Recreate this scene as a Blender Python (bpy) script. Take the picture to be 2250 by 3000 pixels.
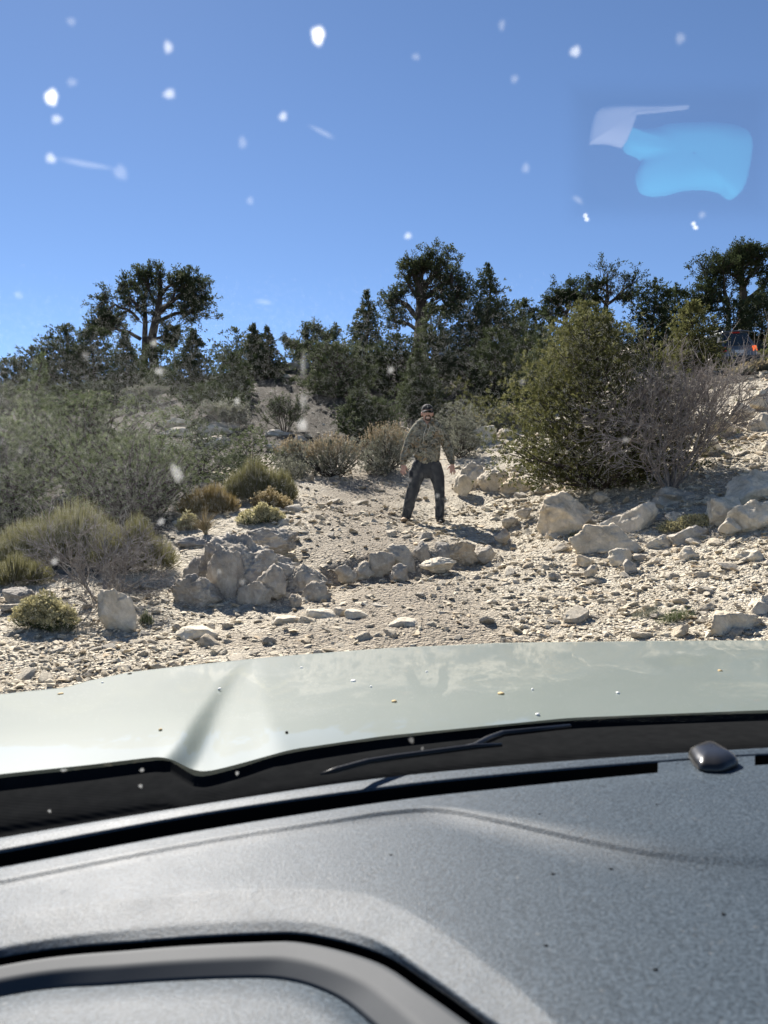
import bpy, bmesh, math
import numpy as np
from mathutils import Vector, Matrix

# ------------------------------------------------------------------ frame of reference
# camera stands at the driver's eye, 1.45 m above the ground under the car, looking along +Y
F, CX, CY, CAMZ = 2310.0, 1125.0, 1500.0, 1.45
SUN_EL, SUN_AZ = 40.0, -22.0          # degrees; azimuth from +Y towards +X

for o in list(bpy.data.objects):
    bpy.data.objects.remove(o, do_unlink=True)
scene = bpy.context.scene
COL = scene.collection

# ------------------------------------------------------------------ camera, sky, sun, exposure
cam_d = bpy.data.cameras.new("camera")
cam = bpy.data.objects.new("camera", cam_d)
COL.objects.link(cam)
cam.location = (0, 0, CAMZ)
cam.rotation_euler = (math.radians(90), 0, 0)
cam_d.sensor_fit = 'VERTICAL'
cam_d.sensor_height = 36.0
cam_d.lens = F / 3000.0 * 36.0
cam_d.clip_start = 0.02
cam_d.clip_end = 6000
cam_d.dof.use_dof = True
cam_d.dof.focus_distance = 12.0
cam_d.dof.aperture_fstop = 13.0
scene.camera = cam

world = bpy.data.worlds.new("World")
scene.world = world
world.use_nodes = True
wn = world.node_tree
sky = wn.nodes.new("ShaderNodeTexSky")
sky.sky_type = 'NISHITA'
sky.sun_disc = False
sky.sun_elevation = math.radians(SUN_EL)
sky.sun_rotation = math.radians(SUN_AZ)
sky.altitude = 3200
sky.air_density = 1.0
sky.dust_density = 0.25
sky.ozone_density = 4.2
bg = wn.nodes["Background"]
bg.inputs["Strength"].default_value = 0.054
wn.links.new(sky.outputs[0], bg.inputs[0])

sun_d = bpy.data.lights.new("sun", 'SUN')
sun_d.energy = 5.0
sun_d.angle = math.radians(0.5)
sun_d.color = (1.0, 0.95, 0.88)
sun = bpy.data.objects.new("sun", sun_d)
COL.objects.link(sun)
_e, _a = math.radians(SUN_EL), math.radians(SUN_AZ)
SUNV = Vector((math.sin(_a) * math.cos(_e), math.cos(_a) * math.cos(_e), math.sin(_e)))
sun.rotation_euler = (-SUNV).to_track_quat('-Z', 'Y').to_euler()

vs = scene.view_settings
vs.view_transform = 'Standard'
vs.look = 'None'
vs.exposure = 1.42
vs.gamma = 1.0
vs.use_curve_mapping = False
scene.render.engine = 'CYCLES'
cy = scene.cycles
cy.use_denoising = True
cy.max_bounces = 6
cy.diffuse_bounces = 3
cy.glossy_bounces = 3
cy.transmission_bounces = 4
cy.transparent_max_bounces = 16
cy.sample_clamp_indirect = 6.0
cy.caustics_reflective = False
cy.caustics_refractive = False

# ------------------------------------------------------------------ small helpers
def P(px, py, d):
    return np.array([(px - CX) / F * d, d, CAMZ + (CY - py) / F * d])

def lerp(a, b, t):
    return a + (b - a) * t

def sstep(a, b, x):
    t = np.clip((x - a) / (b - a), 0, 1)
    return t * t * (3 - 2 * t)

def vnoise(p, seed=0):
    """value noise, p (n,3) -> (n,) in -1..1"""
    p = np.asarray(p, dtype=np.float64)
    i = np.floor(p).astype(np.int64)
    f = p - i
    f = f * f * f * (f * (f * 6 - 15) + 10)
    def h(dx, dy, dz):
        n = (i[:, 0] + dx) * 374761393 + (i[:, 1] + dy) * 668265263 + (i[:, 2] + dz) * 2147483647 + seed * 1274126177
        n = (n ^ (n >> 13)) & 0x7fffffff
        n = (n * 1274126177) & 0x7fffffff
        n = (n ^ (n >> 16)) & 0x7fffffff
        n = (n * 69069 + 12345) & 0x7fffffff
        return (n ^ (n >> 11)) % 65536 / 32767.5 - 1.0
    x0 = lerp(h(0, 0, 0), h(1, 0, 0), f[:, 0]); x1 = lerp(h(0, 1, 0), h(1, 1, 0), f[:, 0])
    x2 = lerp(h(0, 0, 1), h(1, 0, 1), f[:, 0]); x3 = lerp(h(0, 1, 1), h(1, 1, 1), f[:, 0])
    return lerp(lerp(x0, x1, f[:, 1]), lerp(x2, x3, f[:, 1]), f[:, 2])

def fbm(p, octv=4, seed=0, gain=0.5, ridged=False):
    p = np.asarray(p, dtype=np.float64)
    s, a, tot = np.zeros(len(p)), 1.0, 0.0
    for k in range(octv):
        n = vnoise(p * 2.0 ** k + 17.3 * k, seed + k)
        s += a * ((1 - 2 * np.abs(n)) if ridged else n)
        tot += a
        a *= gain
    return s / tot

def mkmesh(name, V, T, mat, smooth=False, attrs=None):
    V = np.asarray(V, dtype=np.float32); T = np.asarray(T, dtype=np.int32)
    me = bpy.data.meshes.new(name)
    nf, k = T.shape
    me.vertices.add(len(V)); me.vertices.foreach_set('co', V.ravel())
    me.loops.add(nf * k); me.loops.foreach_set('vertex_index', T.ravel())
    me.polygons.add(nf)
    me.polygons.foreach_set('loop_start', np.arange(0, nf * k, k, dtype=np.int32))
    me.polygons.foreach_set('use_smooth', np.full(nf, smooth))
    me.update(calc_edges=True)
    for an, av in (attrs or {}).items():
        a = me.attributes.new(an, 'FLOAT', 'POINT')
        a.data.foreach_set('value', np.asarray(av, dtype=np.float32))
    if mat is not None:
        for m in (mat if isinstance(mat, (list, tuple)) else [mat]):
            me.materials.append(m)
    return me

def link(name, me, parent=None, loc=None, rot=None, scale=None):
    o = bpy.data.objects.new(name, me)
    COL.objects.link(o)
    if parent is not None:
        o.parent = parent
    if loc is not None: o.location = loc
    if rot is not None: o.rotation_euler = rot
    if scale is not None: o.scale = scale
    return o

def tag(o, label=None, cat=None, group=None, kind=None):
    if label: o['label'] = label
    if cat: o['category'] = cat
    if group: o['group'] = group
    if kind: o['kind'] = kind
    return o

def thing(name, label, cat, loc=(0, 0, 0), rot=(0, 0, 0), group=None):
    o = bpy.data.objects.new(name, None)
    o.empty_display_size = 0.1
    COL.objects.link(o)
    o.location = loc; o.rotation_euler = rot
    return tag(o, label, cat, group, 'thing')

class Geo:
    """collects triangles"""
    def __init__(s): s.V, s.T, s.A, s.n = [], [], [], 0
    def add(s, V, T, a=0.5):
        V = np.asarray(V, float).reshape(-1, 3); T = np.asarray(T, int)
        if T.shape[1] == 4:
            T = np.concatenate([T[:, [0, 1, 2]], T[:, [0, 2, 3]]])
        s.V.append(V); s.T.append(T + s.n)
        s.A.append(np.full(len(V), a) if np.isscalar(a) else np.asarray(a))
        s.n += len(V)
    def mesh(s, name, mat, smooth=False):
        return mkmesh(name, np.concatenate(s.V), np.concatenate(s.T), mat, smooth, {'tint': np.concatenate(s.A)})
    def build(s, name, mat, parent=None, smooth=False):
        return link(name, s.mesh(name, mat, smooth), parent)

def tube(g, path, radii, sides=5, a=0.5, cap=False, squash=None):
    path = np.asarray(path, float); n = len(path)
    radii = np.broadcast_to(np.asarray(radii, float), (n,))
    tan = np.gradient(path, axis=0)
    tan /= np.linalg.norm(tan, axis=1)[:, None] + 1e-9
    ref = np.array([0.31, 0.17, 0.93]) if abs(tan[:, 2]).mean() < 0.8 else np.array([0.9, 0.3, 0.1])
    u = np.cross(tan, ref); u /= np.linalg.norm(u, axis=1)[:, None] + 1e-9
    w = np.cross(tan, u)
    ang = np.linspace(0, 2 * np.pi, sides, endpoint=False)
    V = path[:, None, :] + radii[:, None, None] * (np.cos(ang)[None, :, None] * u[:, None, :] + np.sin(ang)[None, :, None] * w[:, None, :])
    idx = np.arange(n * sides).reshape(n, sides)
    nx = np.roll(idx, -1, axis=1)
    T = np.stack([idx[:-1], nx[:-1], nx[1:], idx[1:]], axis=-1).reshape(-1, 4)
    V = V.reshape(-1, 3)
    if cap:
        c0, c1 = n * sides, n * sides + 1
        V = np.concatenate([V, path[[0]], path[[-1]]])
        T0 = np.stack([nx[0], idx[0], np.full(sides, c0)], -1); T1 = np.stack([idx[-1], nx[-1], np.full(sides, c1)], -1)
        T = np.concatenate([T[:, [0, 1, 2]], T[:, [0, 2, 3]], T0, T1])
    g.add(V, T, a)

def unit(v):
    v = np.asarray(v, float)
    return v / (np.linalg.norm(v, axis=-1, keepdims=True) + 1e-12)

def box(g, x0, x1, y0, y1, z0, z1, a=0.5):
    V = [(x, y, z) for z in (z0, z1) for y in (y0, y1) for x in (x0, x1)]
    T = [(0, 2, 3, 1), (4, 5, 7, 6), (0, 1, 5, 4), (2, 6, 7, 3), (0, 4, 6, 2), (1, 3, 7, 5)]
    g.add(V, T, a)

_ICO = {}
def ico(sub):
    if sub not in _ICO:
        bm = bmesh.new()
        bmesh.ops.create_icosphere(bm, subdivisions=sub, radius=1.0)
        V = np.array([v.co[:] for v in bm.verts]); T = np.array([[v.index for v in f.verts] for f in bm.faces])
        bm.free()
        _ICO[sub] = (unit(V), T)
    return _ICO[sub]

# ------------------------------------------------------------------ materials
class NT:
    def __init__(s, name):
        s.m = bpy.data.materials.new(name); s.m.use_nodes = True
        s.t = s.m.node_tree; s.t.nodes.clear()
        s.out = s.t.nodes.new("ShaderNodeOutputMaterial")
    def n(s, typ, **kw):
        nd = s.t.nodes.new(typ)
        for k, v in kw.items(): setattr(nd, k, v)
        return nd
    def l(s, a, b): s.t.links.new(a, b)
    def coord(s, scale=1.0, stretch=None, which="Object"):
        tc = s.n("ShaderNodeTexCoord"); mp = s.n("ShaderNodeMapping")
        mp.inputs["Scale"].default_value = stretch if stretch else (scale,) * 3
        s.l(tc.outputs[which], mp.inputs[0])
        return mp.outputs[0]
    def noise(s, co, scale, detail=5, rough=0.6, dist=0.0):
        nd = s.n("ShaderNodeTexNoise")
        nd.inputs["Scale"].default_value = scale; nd.inputs["Detail"].default_value = detail
        nd.inputs["Roughness"].default_value = rough; nd.inputs["Distortion"].default_value = dist
        s.l(co, nd.inputs["Vector"])
        return nd.outputs["Fac"]
    def vor(s, co, scale, feature='F1'):
        nd = s.n("ShaderNodeTexVoronoi", feature=feature)
        nd.inputs["Scale"].default_value = scale
        s.l(co, nd.inputs["Vector"])
        return nd
    def ramp(s, fac, stops, interp='LINEAR'):
        r = s.n("ShaderNodeValToRGB"); e = r.color_ramp.elements
        r.color_ramp.interpolation = interp
        while len(e) < len(stops): e.new(0.5)
        for k, (p, c) in enumerate(stops):
            e[k].position = p
            e[k].color = (*c, 1) if len(c) == 3 else c
        s.l(fac, r.inputs[0])
        return r.outputs[0]
    def mix(s, fac, a, b, blend='MIX'):
        m = s.n("ShaderNodeMix", data_type='RGBA', blend_type=blend)
        ins = [i for i in m.inputs if i.type == 'RGBA']
        f = m.inputs[0]
        for tgt, v in ((f, fac), (ins[0], a), (ins[1], b)):
            if hasattr(v, 'links') or hasattr(v, 'is_linked'): s.l(v, tgt)
            elif isinstance(v, (int, float)): tgt.default_value = v
            else: tgt.default_value = (*v, 1) if len(v) == 3 else v
        return [o for o in m.outputs if o.type == 'RGBA'][0]
    def math(s, op, a, b=0.5):
        m = s.n("ShaderNodeMath", operation=op)
        for i, v in enumerate((a, b)):
            if hasattr(v, 'is_linked'): s.l(v, m.inputs[i])
            else: m.inputs[i].default_value = v
        return m.outputs[0]
    def attr(s, name):
        a = s.n("ShaderNodeAttribute"); a.attribute_name = name
        return a.outputs["Fac"]
    def bump(s, h, strength=0.5, dist=0.02, normal=None):
        b = s.n("ShaderNodeBump"); b.inputs["Strength"].default_value = strength; b.inputs["Distance"].default_value = dist
        s.l(h, b.inputs["Height"])
        if normal is not None: s.l(normal, b.inputs["Normal"])
        return b.outputs[0]
    def pbr(s, col, rough=0.8, spec=0.3, metal=0.0, normal=None, coat=0.0, coat_rough=0.1):
        b = s.n("ShaderNodeBsdfPrincipled")
        for key, v in (("Base Color", col), ("Roughness", rough), ("Specular IOR Level", spec), ("Metallic", metal), ("Coat Weight", coat), ("Coat Roughness", coat_rough)):
            if hasattr(v, 'is_linked'): s.l(v, b.inputs[key])
            elif isinstance(v, tuple): b.inputs[key].default_value = (*v, 1)
            else: b.inputs[key].default_value = v
        if normal is not None: s.l(normal, b.inputs["Normal"])
        s.l(b.outputs[0], s.out.inputs[0])
        return s.m

def simple(name, col, rough=0.6, spec=0.4, metal=0.0, coat=0.0, var=0.12, scale=40):
    k = NT(name)
    n = k.noise(k.coord(), scale, 4)
    c = k.mix(n, tuple(x * (1 - var) for x in col), tuple(min(1, x * (1 + var)) for x in col))
    return k.pbr(c, rough, spec, metal, coat=coat)

def foliage_mat(name, dark, light, transl=0.35):
    k = NT(name)
    t = k.attr('tint')
    n = k.noise(k.coord(), 1.6, 3)
    f = k.math('ADD', k.math('MULTIPLY', t, 0.75), k.math('MULTIPLY', n, 0.3))
    c = k.ramp(f, [(0.12, dark), (0.9, light)])
    d = k.n("ShaderNodeBsdfDiffuse"); tr = k.n("ShaderNodeBsdfTranslucent"); mx = k.n("ShaderNodeMixShader")
    k.l(c, d.inputs[0]); k.l(c, tr.inputs[0])
    mx.inputs[0].default_value = transl
    k.l(d.outputs[0], mx.inputs[1]); k.l(tr.outputs[0], mx.inputs[2])
    k.l(mx.outputs[0], k.out.inputs[0])
    return k.m

def rock_mat(name, pale, mid, dark, scale=1.0, use_random=True, tint=False):
    k = NT(name)
    co = k.coord()
    big = k.noise(co, 1.3 * scale, 6, 0.62, 0.4)
    fine = k.noise(co, 9 * scale, 8, 0.7)
    c = k.ramp(big, [(0.33, dark), (0.47, mid), (0.62, pale)])
    c = k.mix(k.ramp(fine, [(0.38, (0, 0, 0)), (0.66, (1, 1, 1))]), k.mix(0.45, c, dark), c)
    if use_random:
        oi = k.n("ShaderNodeObjectInfo")
        hue = k.ramp(oi.outputs["Random"], [(0.0, (0.74, 0.73, 0.72)), (0.35, (1.0, 0.96, 0.9)), (0.7, (1.12, 1.08, 1.0)), (1.0, (1.0, 0.9, 0.76))])
        c = k.mix(1.0, c, hue, 'MULTIPLY')
    if tint:
        hue = k.ramp(k.attr('tint'), [(0.0, (0.68, 0.66, 0.64)), (0.2, (0.97, 0.93, 0.86)), (0.7, (1.15, 1.1, 1.0)), (1.0, (1.0, 0.86, 0.7))])
        c = k.mix(1.0, c, hue, 'MULTIPLY')
    crack = k.vor(co, 3.5 * scale, 'DISTANCE_TO_EDGE').outputs[0]
    crk = k.ramp(crack, [(0.0, (0, 0, 0)), (0.03, (1, 1, 1))])
    h = k.math('ADD', k.math('MULTIPLY', fine, 0.6), k.math('MULTIPLY', k.noise(co, 30 * scale, 4), 0.25))
    h = k.math('ADD', h, k.math('MULTIPLY', crk, 0.06))
    return k.pbr(c, 0.92, 0.15, normal=k.bump(h, 1.0, 0.06 / max(scale, 0.5)))

M = {}
M['rock'] = rock_mat('limestone', (0.68, 0.63, 0.54), (0.55, 0.505, 0.425), (0.33, 0.30, 0.25), 3.0)
M['boulder'] = rock_mat('boulder_limestone', (0.74, 0.69, 0.595), (0.60, 0.55, 0.46), (0.33, 0.30, 0.25), 2.2)
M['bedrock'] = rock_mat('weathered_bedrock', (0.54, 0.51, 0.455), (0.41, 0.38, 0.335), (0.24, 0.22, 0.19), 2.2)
M['rubble'] = rock_mat('rubble_limestone', (0.62, 0.57, 0.475), (0.51, 0.465, 0.38), (0.34, 0.305, 0.245), 4.0, False, True)

def ground_mat():
    k = NT('stony_ground')
    co = k.coord()
    dirt = k.attr('dirt'); litter_shade = k.attr('litter_shade')
    n1 = k.noise(co, 0.9, 6, 0.6, 0.5); n2 = k.noise(co, 7, 8, 0.7); n3 = k.noise(co, 45, 5, 0.7)
    v = k.vor(co, 26); v2 = k.vor(co, 60)
    stone = k.ramp(n2, [(0.3, (0.32, 0.28, 0.22)), (0.52, (0.45, 0.405, 0.325)), (0.7, (0.59, 0.54, 0.445))])
    soil = k.ramp(n3, [(0.3, (0.20, 0.165, 0.125)), (0.55, (0.30, 0.26, 0.205)), (0.75, (0.44, 0.395, 0.32))])
    hum_shade = k.ramp(n2, [(0.3, (0.04, 0.034, 0.026)), (0.56, (0.065, 0.056, 0.044)), (0.72, (0.25, 0.225, 0.19))])  # needle colour, kept dark to carry the shade on the hill
    pebble = k.mix(0.4, stone, k.ramp(v.outputs["Color"], [(0.1, (0.2, 0.2, 0.2)), (0.9, (0.8, 0.78, 0.74))]), 'SOFT_LIGHT')
    dm = k.math('ADD', dirt, k.math('MULTIPLY', k.math('SUBTRACT', n1, 0.5), 0.9))
    c = k.mix(k.ramp(dm, [(0.3, (0, 0, 0)), (0.7, (1, 1, 1))]), pebble, soil)
    lm = k.math('ADD', litter_shade, k.math('MULTIPLY', k.math('SUBTRACT', n1, 0.5), 1.1))
    c = k.mix(k.ramp(lm, [(0.35, (0, 0, 0)), (0.7, (1, 1, 1))]), c, hum_shade)
    h = k.math('ADD', k.math('MULTIPLY', v.outputs["Distance"], -1.0), k.math('MULTIPLY', v2.outputs["Distance"], -0.5))
    h = k.math('ADD', h, k.math('MULTIPLY', n2, 1.1))
    return k.pbr(c, 0.95, 0.1, normal=k.bump(h, 1.0, 0.04))
M['ground'] = ground_mat()

def bark_mat(name, dark, light):
    k = NT(name)
    co = k.coord(stretch=(9, 9, 2.2))
    n = k.noise(co, 4, 6, 0.7)
    c = k.ramp(n, [(0.3, dark), (0.7, light)])
    return k.pbr(c, 0.9, 0.1, normal=k.bump(n, 0.7, 0.02))
M['bark'] = bark_mat('juniper_bark', (0.03, 0.024, 0.02), (0.09, 0.075, 0.062))
M['twig'] = bark_mat('grey_twig_bark', (0.115, 0.097, 0.088), (0.36, 0.315, 0.28))
M['deadwood'] = bark_mat('dead_branch_bark', (0.12, 0.11, 0.10), (0.32, 0.29, 0.265))
M['dark'] = foliage_mat('dark_pinyon_foliage', (0.022, 0.032, 0.016), (0.075, 0.092, 0.042), 0.3)
M['juniper'] = foliage_mat('juniper_foliage', (0.03, 0.042, 0.022), (0.10, 0.115, 0.058), 0.32)
M['pinon'] = foliage_mat('yellow_green_pinyon_foliage', (0.038, 0.047, 0.018), (0.155, 0.152, 0.062), 0.45)
M['mahogany'] = foliage_mat('grey_green_leaves', (0.04, 0.056, 0.027), (0.13, 0.152, 0.07), 0.4)
M['broom'] = foliage_mat('yellow_green_broom_stems', (0.085, 0.085, 0.04), (0.23, 0.215, 0.105), 0.4)
M['rustbroom'] = foliage_mat('rusty_broom_stems', (0.11, 0.082, 0.034), (0.28, 0.21, 0.09), 0.4)
M['sage'] = foliage_mat('grey_sage_leaves', (0.10, 0.105, 0.08), (0.25, 0.25, 0.19), 0.35)
M['stalk'] = foliage_mat('tan_flower_stalks', (0.20, 0.155, 0.095), (0.42, 0.345, 0.225), 0.35)
M['rabbit'] = foliage_mat('cream_seed_heads', (0.28, 0.25, 0.13), (0.62, 0.56, 0.32), 0.35)
M['straw'] = foliage_mat('dry_straw', (0.25, 0.2, 0.11), (0.55, 0.46, 0.28), 0.35)

# ------------------------------------------------------------------ terrain
_ctrl_px = [  # px, py, distance of points of bare ground read off the photograph
    (0, 2010, 5.0), (600, 1910, 5.7), (1125, 1890, 6.0), (1700, 1880, 6.0), (2250, 1880, 5.6),
    (345, 1855, 6.5), (700, 1795, 7.4), (1150, 1770, 7.2), (1700, 1780, 7.0), (2250, 1720, 6.6),
    (560, 1600, 9.2), (850, 1540, 10.0), (960, 1670, 8.8), (1100, 1660, 8.8), (1300, 1640, 9.0), (1440, 1600, 9.6),
    (1100, 1612, 9.25), (1300, 1570, 9.9), (1240, 1535, 12.2), (1150, 1500, 12.4),
    (1000, 1450, 13.5), (1100, 1375, 16.0), (900, 1420, 13.6), (870, 1372, 16.0),
    (550, 1560, 10.0), (400, 1700, 8.0), (100, 1770, 7.2), (0, 1640, 9.5), (300, 1560, 10.0),
    (650, 1480, 12.0), (300, 1480, 13.0), (0, 1420, 14.0), (800, 1290, 19.0), (500, 1330, 18.0), (200, 1300, 20.0),
    (800, 1150, 26.0), (830, 1085, 32.0), (300, 1200, 28.0), (0, 1230, 26.0), (450, 1135, 36.0), (0, 1140, 36.0),
    (700, 1098, 40.0), (-300, 1180, 36.0), (-300, 1400, 14.0),
    (1250, 1150, 28.0), (1250, 1250, 21.0), (1450, 1200, 24.0), (1500, 1270, 19.0), (1400, 1380, 15.0), (1500, 1420, 13.5),
    (1550, 1540, 10.6), (1620, 1570, 9.6), (1780, 1620, 8.6), (2000, 1590, 8.6), (2250, 1560, 8.0), (1950, 1430, 10.6),
    (2250, 1360, 10.5), (2250, 1200, 14.0), (2250, 1110, 18.0), (2180, 1092, 34.0), (2050, 1090, 28.0), (1700, 1130, 28.0),
    (2500, 1080, 34.0), (1600, 1060, 40.0), (1300, 1060, 45.0), (2100, 990, 46.0), (2700, 1150, 14.0), (2700, 1500, 8.0)]
_C = np.array([P(*c) for c in _ctrl_px])
_C = np.concatenate([_C, [(x, y, 0.0) for x in (-8, -3, 0, 3, 8) for y in (-8, -2, 2.2)],
                     [(-12, 4, -0.1), (12, 4, 0.8), (-16, 60, 5.5), (0, 62, 8.5), (26, 62, 9.5)]])
def _tps_fit(C, lam=0.02):
    n = len(C)
    r2 = ((C[:, None, :2] - C[None, :, :2]) ** 2).sum(-1)
    K = 0.5 * r2 * np.log(r2 + 1e-9) + lam * np.eye(n) * 10
    Pm = np.concatenate([np.ones((n, 1)), C[:, :2]], 1)
    A = np.zeros((n + 3, n + 3)); A[:n, :n] = K; A[:n, n:] = Pm; A[n:, :n] = Pm.T
    return np.linalg.solve(A, np.concatenate([C[:, 2], np.zeros(3)]))
_W = _tps_fit(_C)
def terr0(x, y):
    x = np.atleast_1d(np.asarray(x, float)); y = np.atleast_1d(np.asarray(y, float))
    xc = np.clip(x, -22, 32); yc = np.clip(y, -10, 62)
    z = np.empty(len(x))
    for s in range(0, len(x), 20000):
        a, b = xc[s:s + 20000], yc[s:s + 20000]
        r2 = (a[:, None] - _C[None, :, 0]) ** 2 + (b[:, None] - _C[None, :, 1]) ** 2
        z[s:s + 20000] = (0.5 * r2 * np.log(r2 + 1e-9)) @ _W[:-3] + _W[-3] + _W[-2] * a + _W[-1] * b
    z = np.clip(z, -1.5, 13)
    out = np.maximum(np.abs(x) - 26, 0) * 0.03 + np.maximum(y - 60, 0) * 0.12
    return np.maximum(z - out, -14.0) if np.ndim(z) else z
def terr(x, y):
    x = np.atleast_1d(np.asarray(x, float)); y = np.atleast_1d(np.asarray(y, float))
    z = terr0(x, y)
    p = np.stack([x, y, np.zeros_like(x)], 1)
    amp = sstep(3.5, 5.5, y)
    z += amp * (0.05 * fbm(p * 0.9, 3, 3) + 0.028 * fbm(p * 4.0, 3, 11))
    yl = 8.72 + 0.42 * (x + 0.6) + 0.16 * fbm(p * 2.2, 3, 41)
    win = sstep(-1.0, -0.6, x) * sstep(1.7, 1.1, x)
    z += win * (0.04 * sstep(0.0, 0.1, y - yl) * sstep(1.2, 0.3, y - yl) - 0.10 * sstep(0.06, -0.06, y - yl) * sstep(-1.3, -0.2, y - yl))     # the stone step across the track
    z -= 0.19 * np.exp(-((x - 1.4) / 0.6) ** 2 - ((y - 10.0) / 0.85) ** 2)
    z += sstep(17, 24, y) * 0.22 * fbm(p * 0.7, 4, 21, 0.6, True)
    return z
def ground_at(px, d):
    x = (px - CX) / F * d
    return np.array([x, d, float(terr(x, d)[0])])

def _axis(lims):
    out = []
    for a, b, st in lims:
        out.append(np.arange(a, b, st))
    return np.concatenate(out)
def build_ground():
    pos = _axis([(0, 5.5, 0.08), (5.5, 12, 0.12), (12, 30, 0.35), (30, 80, 2.5), (80, 400, 40), (400, 3001, 400)])
    xs = np.concatenate([-pos[:0:-1], pos])
    ys = _axis([(-3000, -400, 400), (-400, -40, 40), (-40, -4, 4), (-4, 4, 0.25), (4, 12.5, 0.075), (12.5, 20, 0.1), (20, 48, 0.3), (48, 80, 2), (80, 400, 40), (400, 3201, 400)])
    X, Y = np.meshgrid(xs, ys)
    x, y = X.ravel(), Y.ravel()
    z = terr(x, y)
    # composition of the surface: bare dirt where wheels run, fallen needles, darkened to paint in shade under trees and brush
    cx = np.interp(y, [4, 6, 9, 12, 16, 20], [0.3, 0.3, 0.0, -0.35, -0.3, 2.0])
    dirt = np.exp(-((x - cx) / 1.15) ** 2) * (1 - sstep(15, 18, y)) * 0.72 + 0.05
    dirt = np.maximum(dirt, 0.75 * np.exp(-((y - 6.3 - 0.12 * x) / 0.55) ** 2) * sstep(2.6, 0.5, np.abs(x + 0.2)))
    lit = sstep(15.5, 19, y) * 0.95 + 0.75 * sstep(-1.9, -2.8, x + 0.12 * (y - 9)) * sstep(7.4, 8.8, y)
    lit -= 0.75 * np.exp(-((x - lerp(1.5, 14, np.clip((y - 14) / 24, 0, 1))) / 1.8) ** 2) * sstep(12, 16, y)
    lit = np.where((x > 3.2) & (y < 18), lit * 0.2, lit)
    nx, ny = len(xs), len(ys)
    idx = np.arange(nx * ny).reshape(ny, nx)
    T = np.stack([idx[:-1, :-1], idx[:-1, 1:], idx[1:, 1:], idx[1:, :-1]], -1).reshape(-1, 4)
    me = mkmesh('ground', np.stack([x, y, z], 1), T, M['ground'], True, {'dirt': np.clip(dirt, 0, 1), 'litter_shade': np.clip(lit, 0, 1)})
    o = link('ground', me)
    tag(o, 'pale stony hillside with a bare dirt track climbing it', kind='structure')
build_ground()

# ------------------------------------------------------------------ rocks
def rock_shape(seed, sub=4, cuts=14, hmin=0.55, hmax=0.95, rough=0.05, freq=2.2, ridged=False, flat_top=None):
    r = np.random.default_rng(seed)
    D, T = ico(sub)
    N = unit(r.normal(size=(cuts, 3)))
    h = r.uniform(hmin, hmax, cuts)
    if flat_top is not None:
        N = np.concatenate([N, unit(np.array([flat_top]))]); h = np.append(h, 0.55)
    dn = D @ N.T
    rad = np.min(np.where(dn > 0.02, h[None, :] / np.maximum(dn, 0.02), 9.0), axis=1)
    rad = np.minimum(rad, 1.08)
    V = D * rad[:, None]
    V = V * (1 + rough * fbm(V * freq + seed * 3.1, 5, seed % 97, 0.55, ridged)[:, None])
    V = V * (1 + 0.4 * rough * fbm(V * freq * 5 + seed, 4, seed % 89, 0.6, True)[:, None])
    if sub >= 4:                                           # broken faces: blocks that stand proud of one another
        for cells, amp in ((26, 0.07), (90, 0.03)):
            S_c = unit(r.normal(size=(cells, 3))) * 0.8; off = r.uniform(-amp, amp, cells)
            tilt_ = r.normal(0, amp * 0.8, (cells, 3))
            i_c = np.argmin(((V[:, None, :] - S_c[None]) ** 2).sum(-1), 1)
            V = V * (1 + off[i_c] + ((V - S_c[i_c]) * tilt_[i_c]).sum(1))[:, None]
    ext = (V.max(0) - V.min(0)) / 2; c = (V.max(0) + V.min(0)) / 2
    return (V - c) / ext, T

def place_rock(name, x0, x1, y0, y1, d, seed, label, cat='rock', group=None, mat='boulder', sub=5, depth=0.8, cuts=14, rough=0.06,
               freq=2.2, ridged=False, rotz=0.0, tilt=0.0, parent=None, hmin=0.55, hmax=0.95, flat_top=None, sink=0.12):
    """a rock that fills the box x0..x1, y0..y1 (photo pixels) at distance d"""
    if sub == 5 and (x1 - x0) < 95: sub = 4
    V, T = rock_shape(seed, sub, cuts, hmin, hmax, rough, freq, ridged, flat_top)
    if tilt:
        c, s = math.cos(tilt), math.sin(tilt)
        V = V @ np.array([[c, 0, s], [0, 1, 0], [-s, 0, c]])
        V = (V - (V.max(0) + V.min(0)) / 2) / ((V.max(0) - V.min(0)) / 2)
    w = (x1 - x0) / F * d / 2; h = (y1 - y0) / F * d
    zt, zb = CAMZ + (CY - y0) / F * d, CAMZ + (CY - y1) / F * d
    zb -= sink * h
    S = np.array([w, w * depth, (zt - zb) / 2])
    loc = np.array([((x0 + x1) / 2 - CX) / F * d, d + w * depth * 0.35, (zt + zb) / 2])
    V = V * S
    me = mkmesh(name, V, T, M[mat], True)
    if parent is not None:
        o = link(name, me, parent, loc - np.array(parent.location))
        if label: o['label'] = label
        return o
    o = link(name, me, None, loc)
    return tag(o, label, cat, group)

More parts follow.
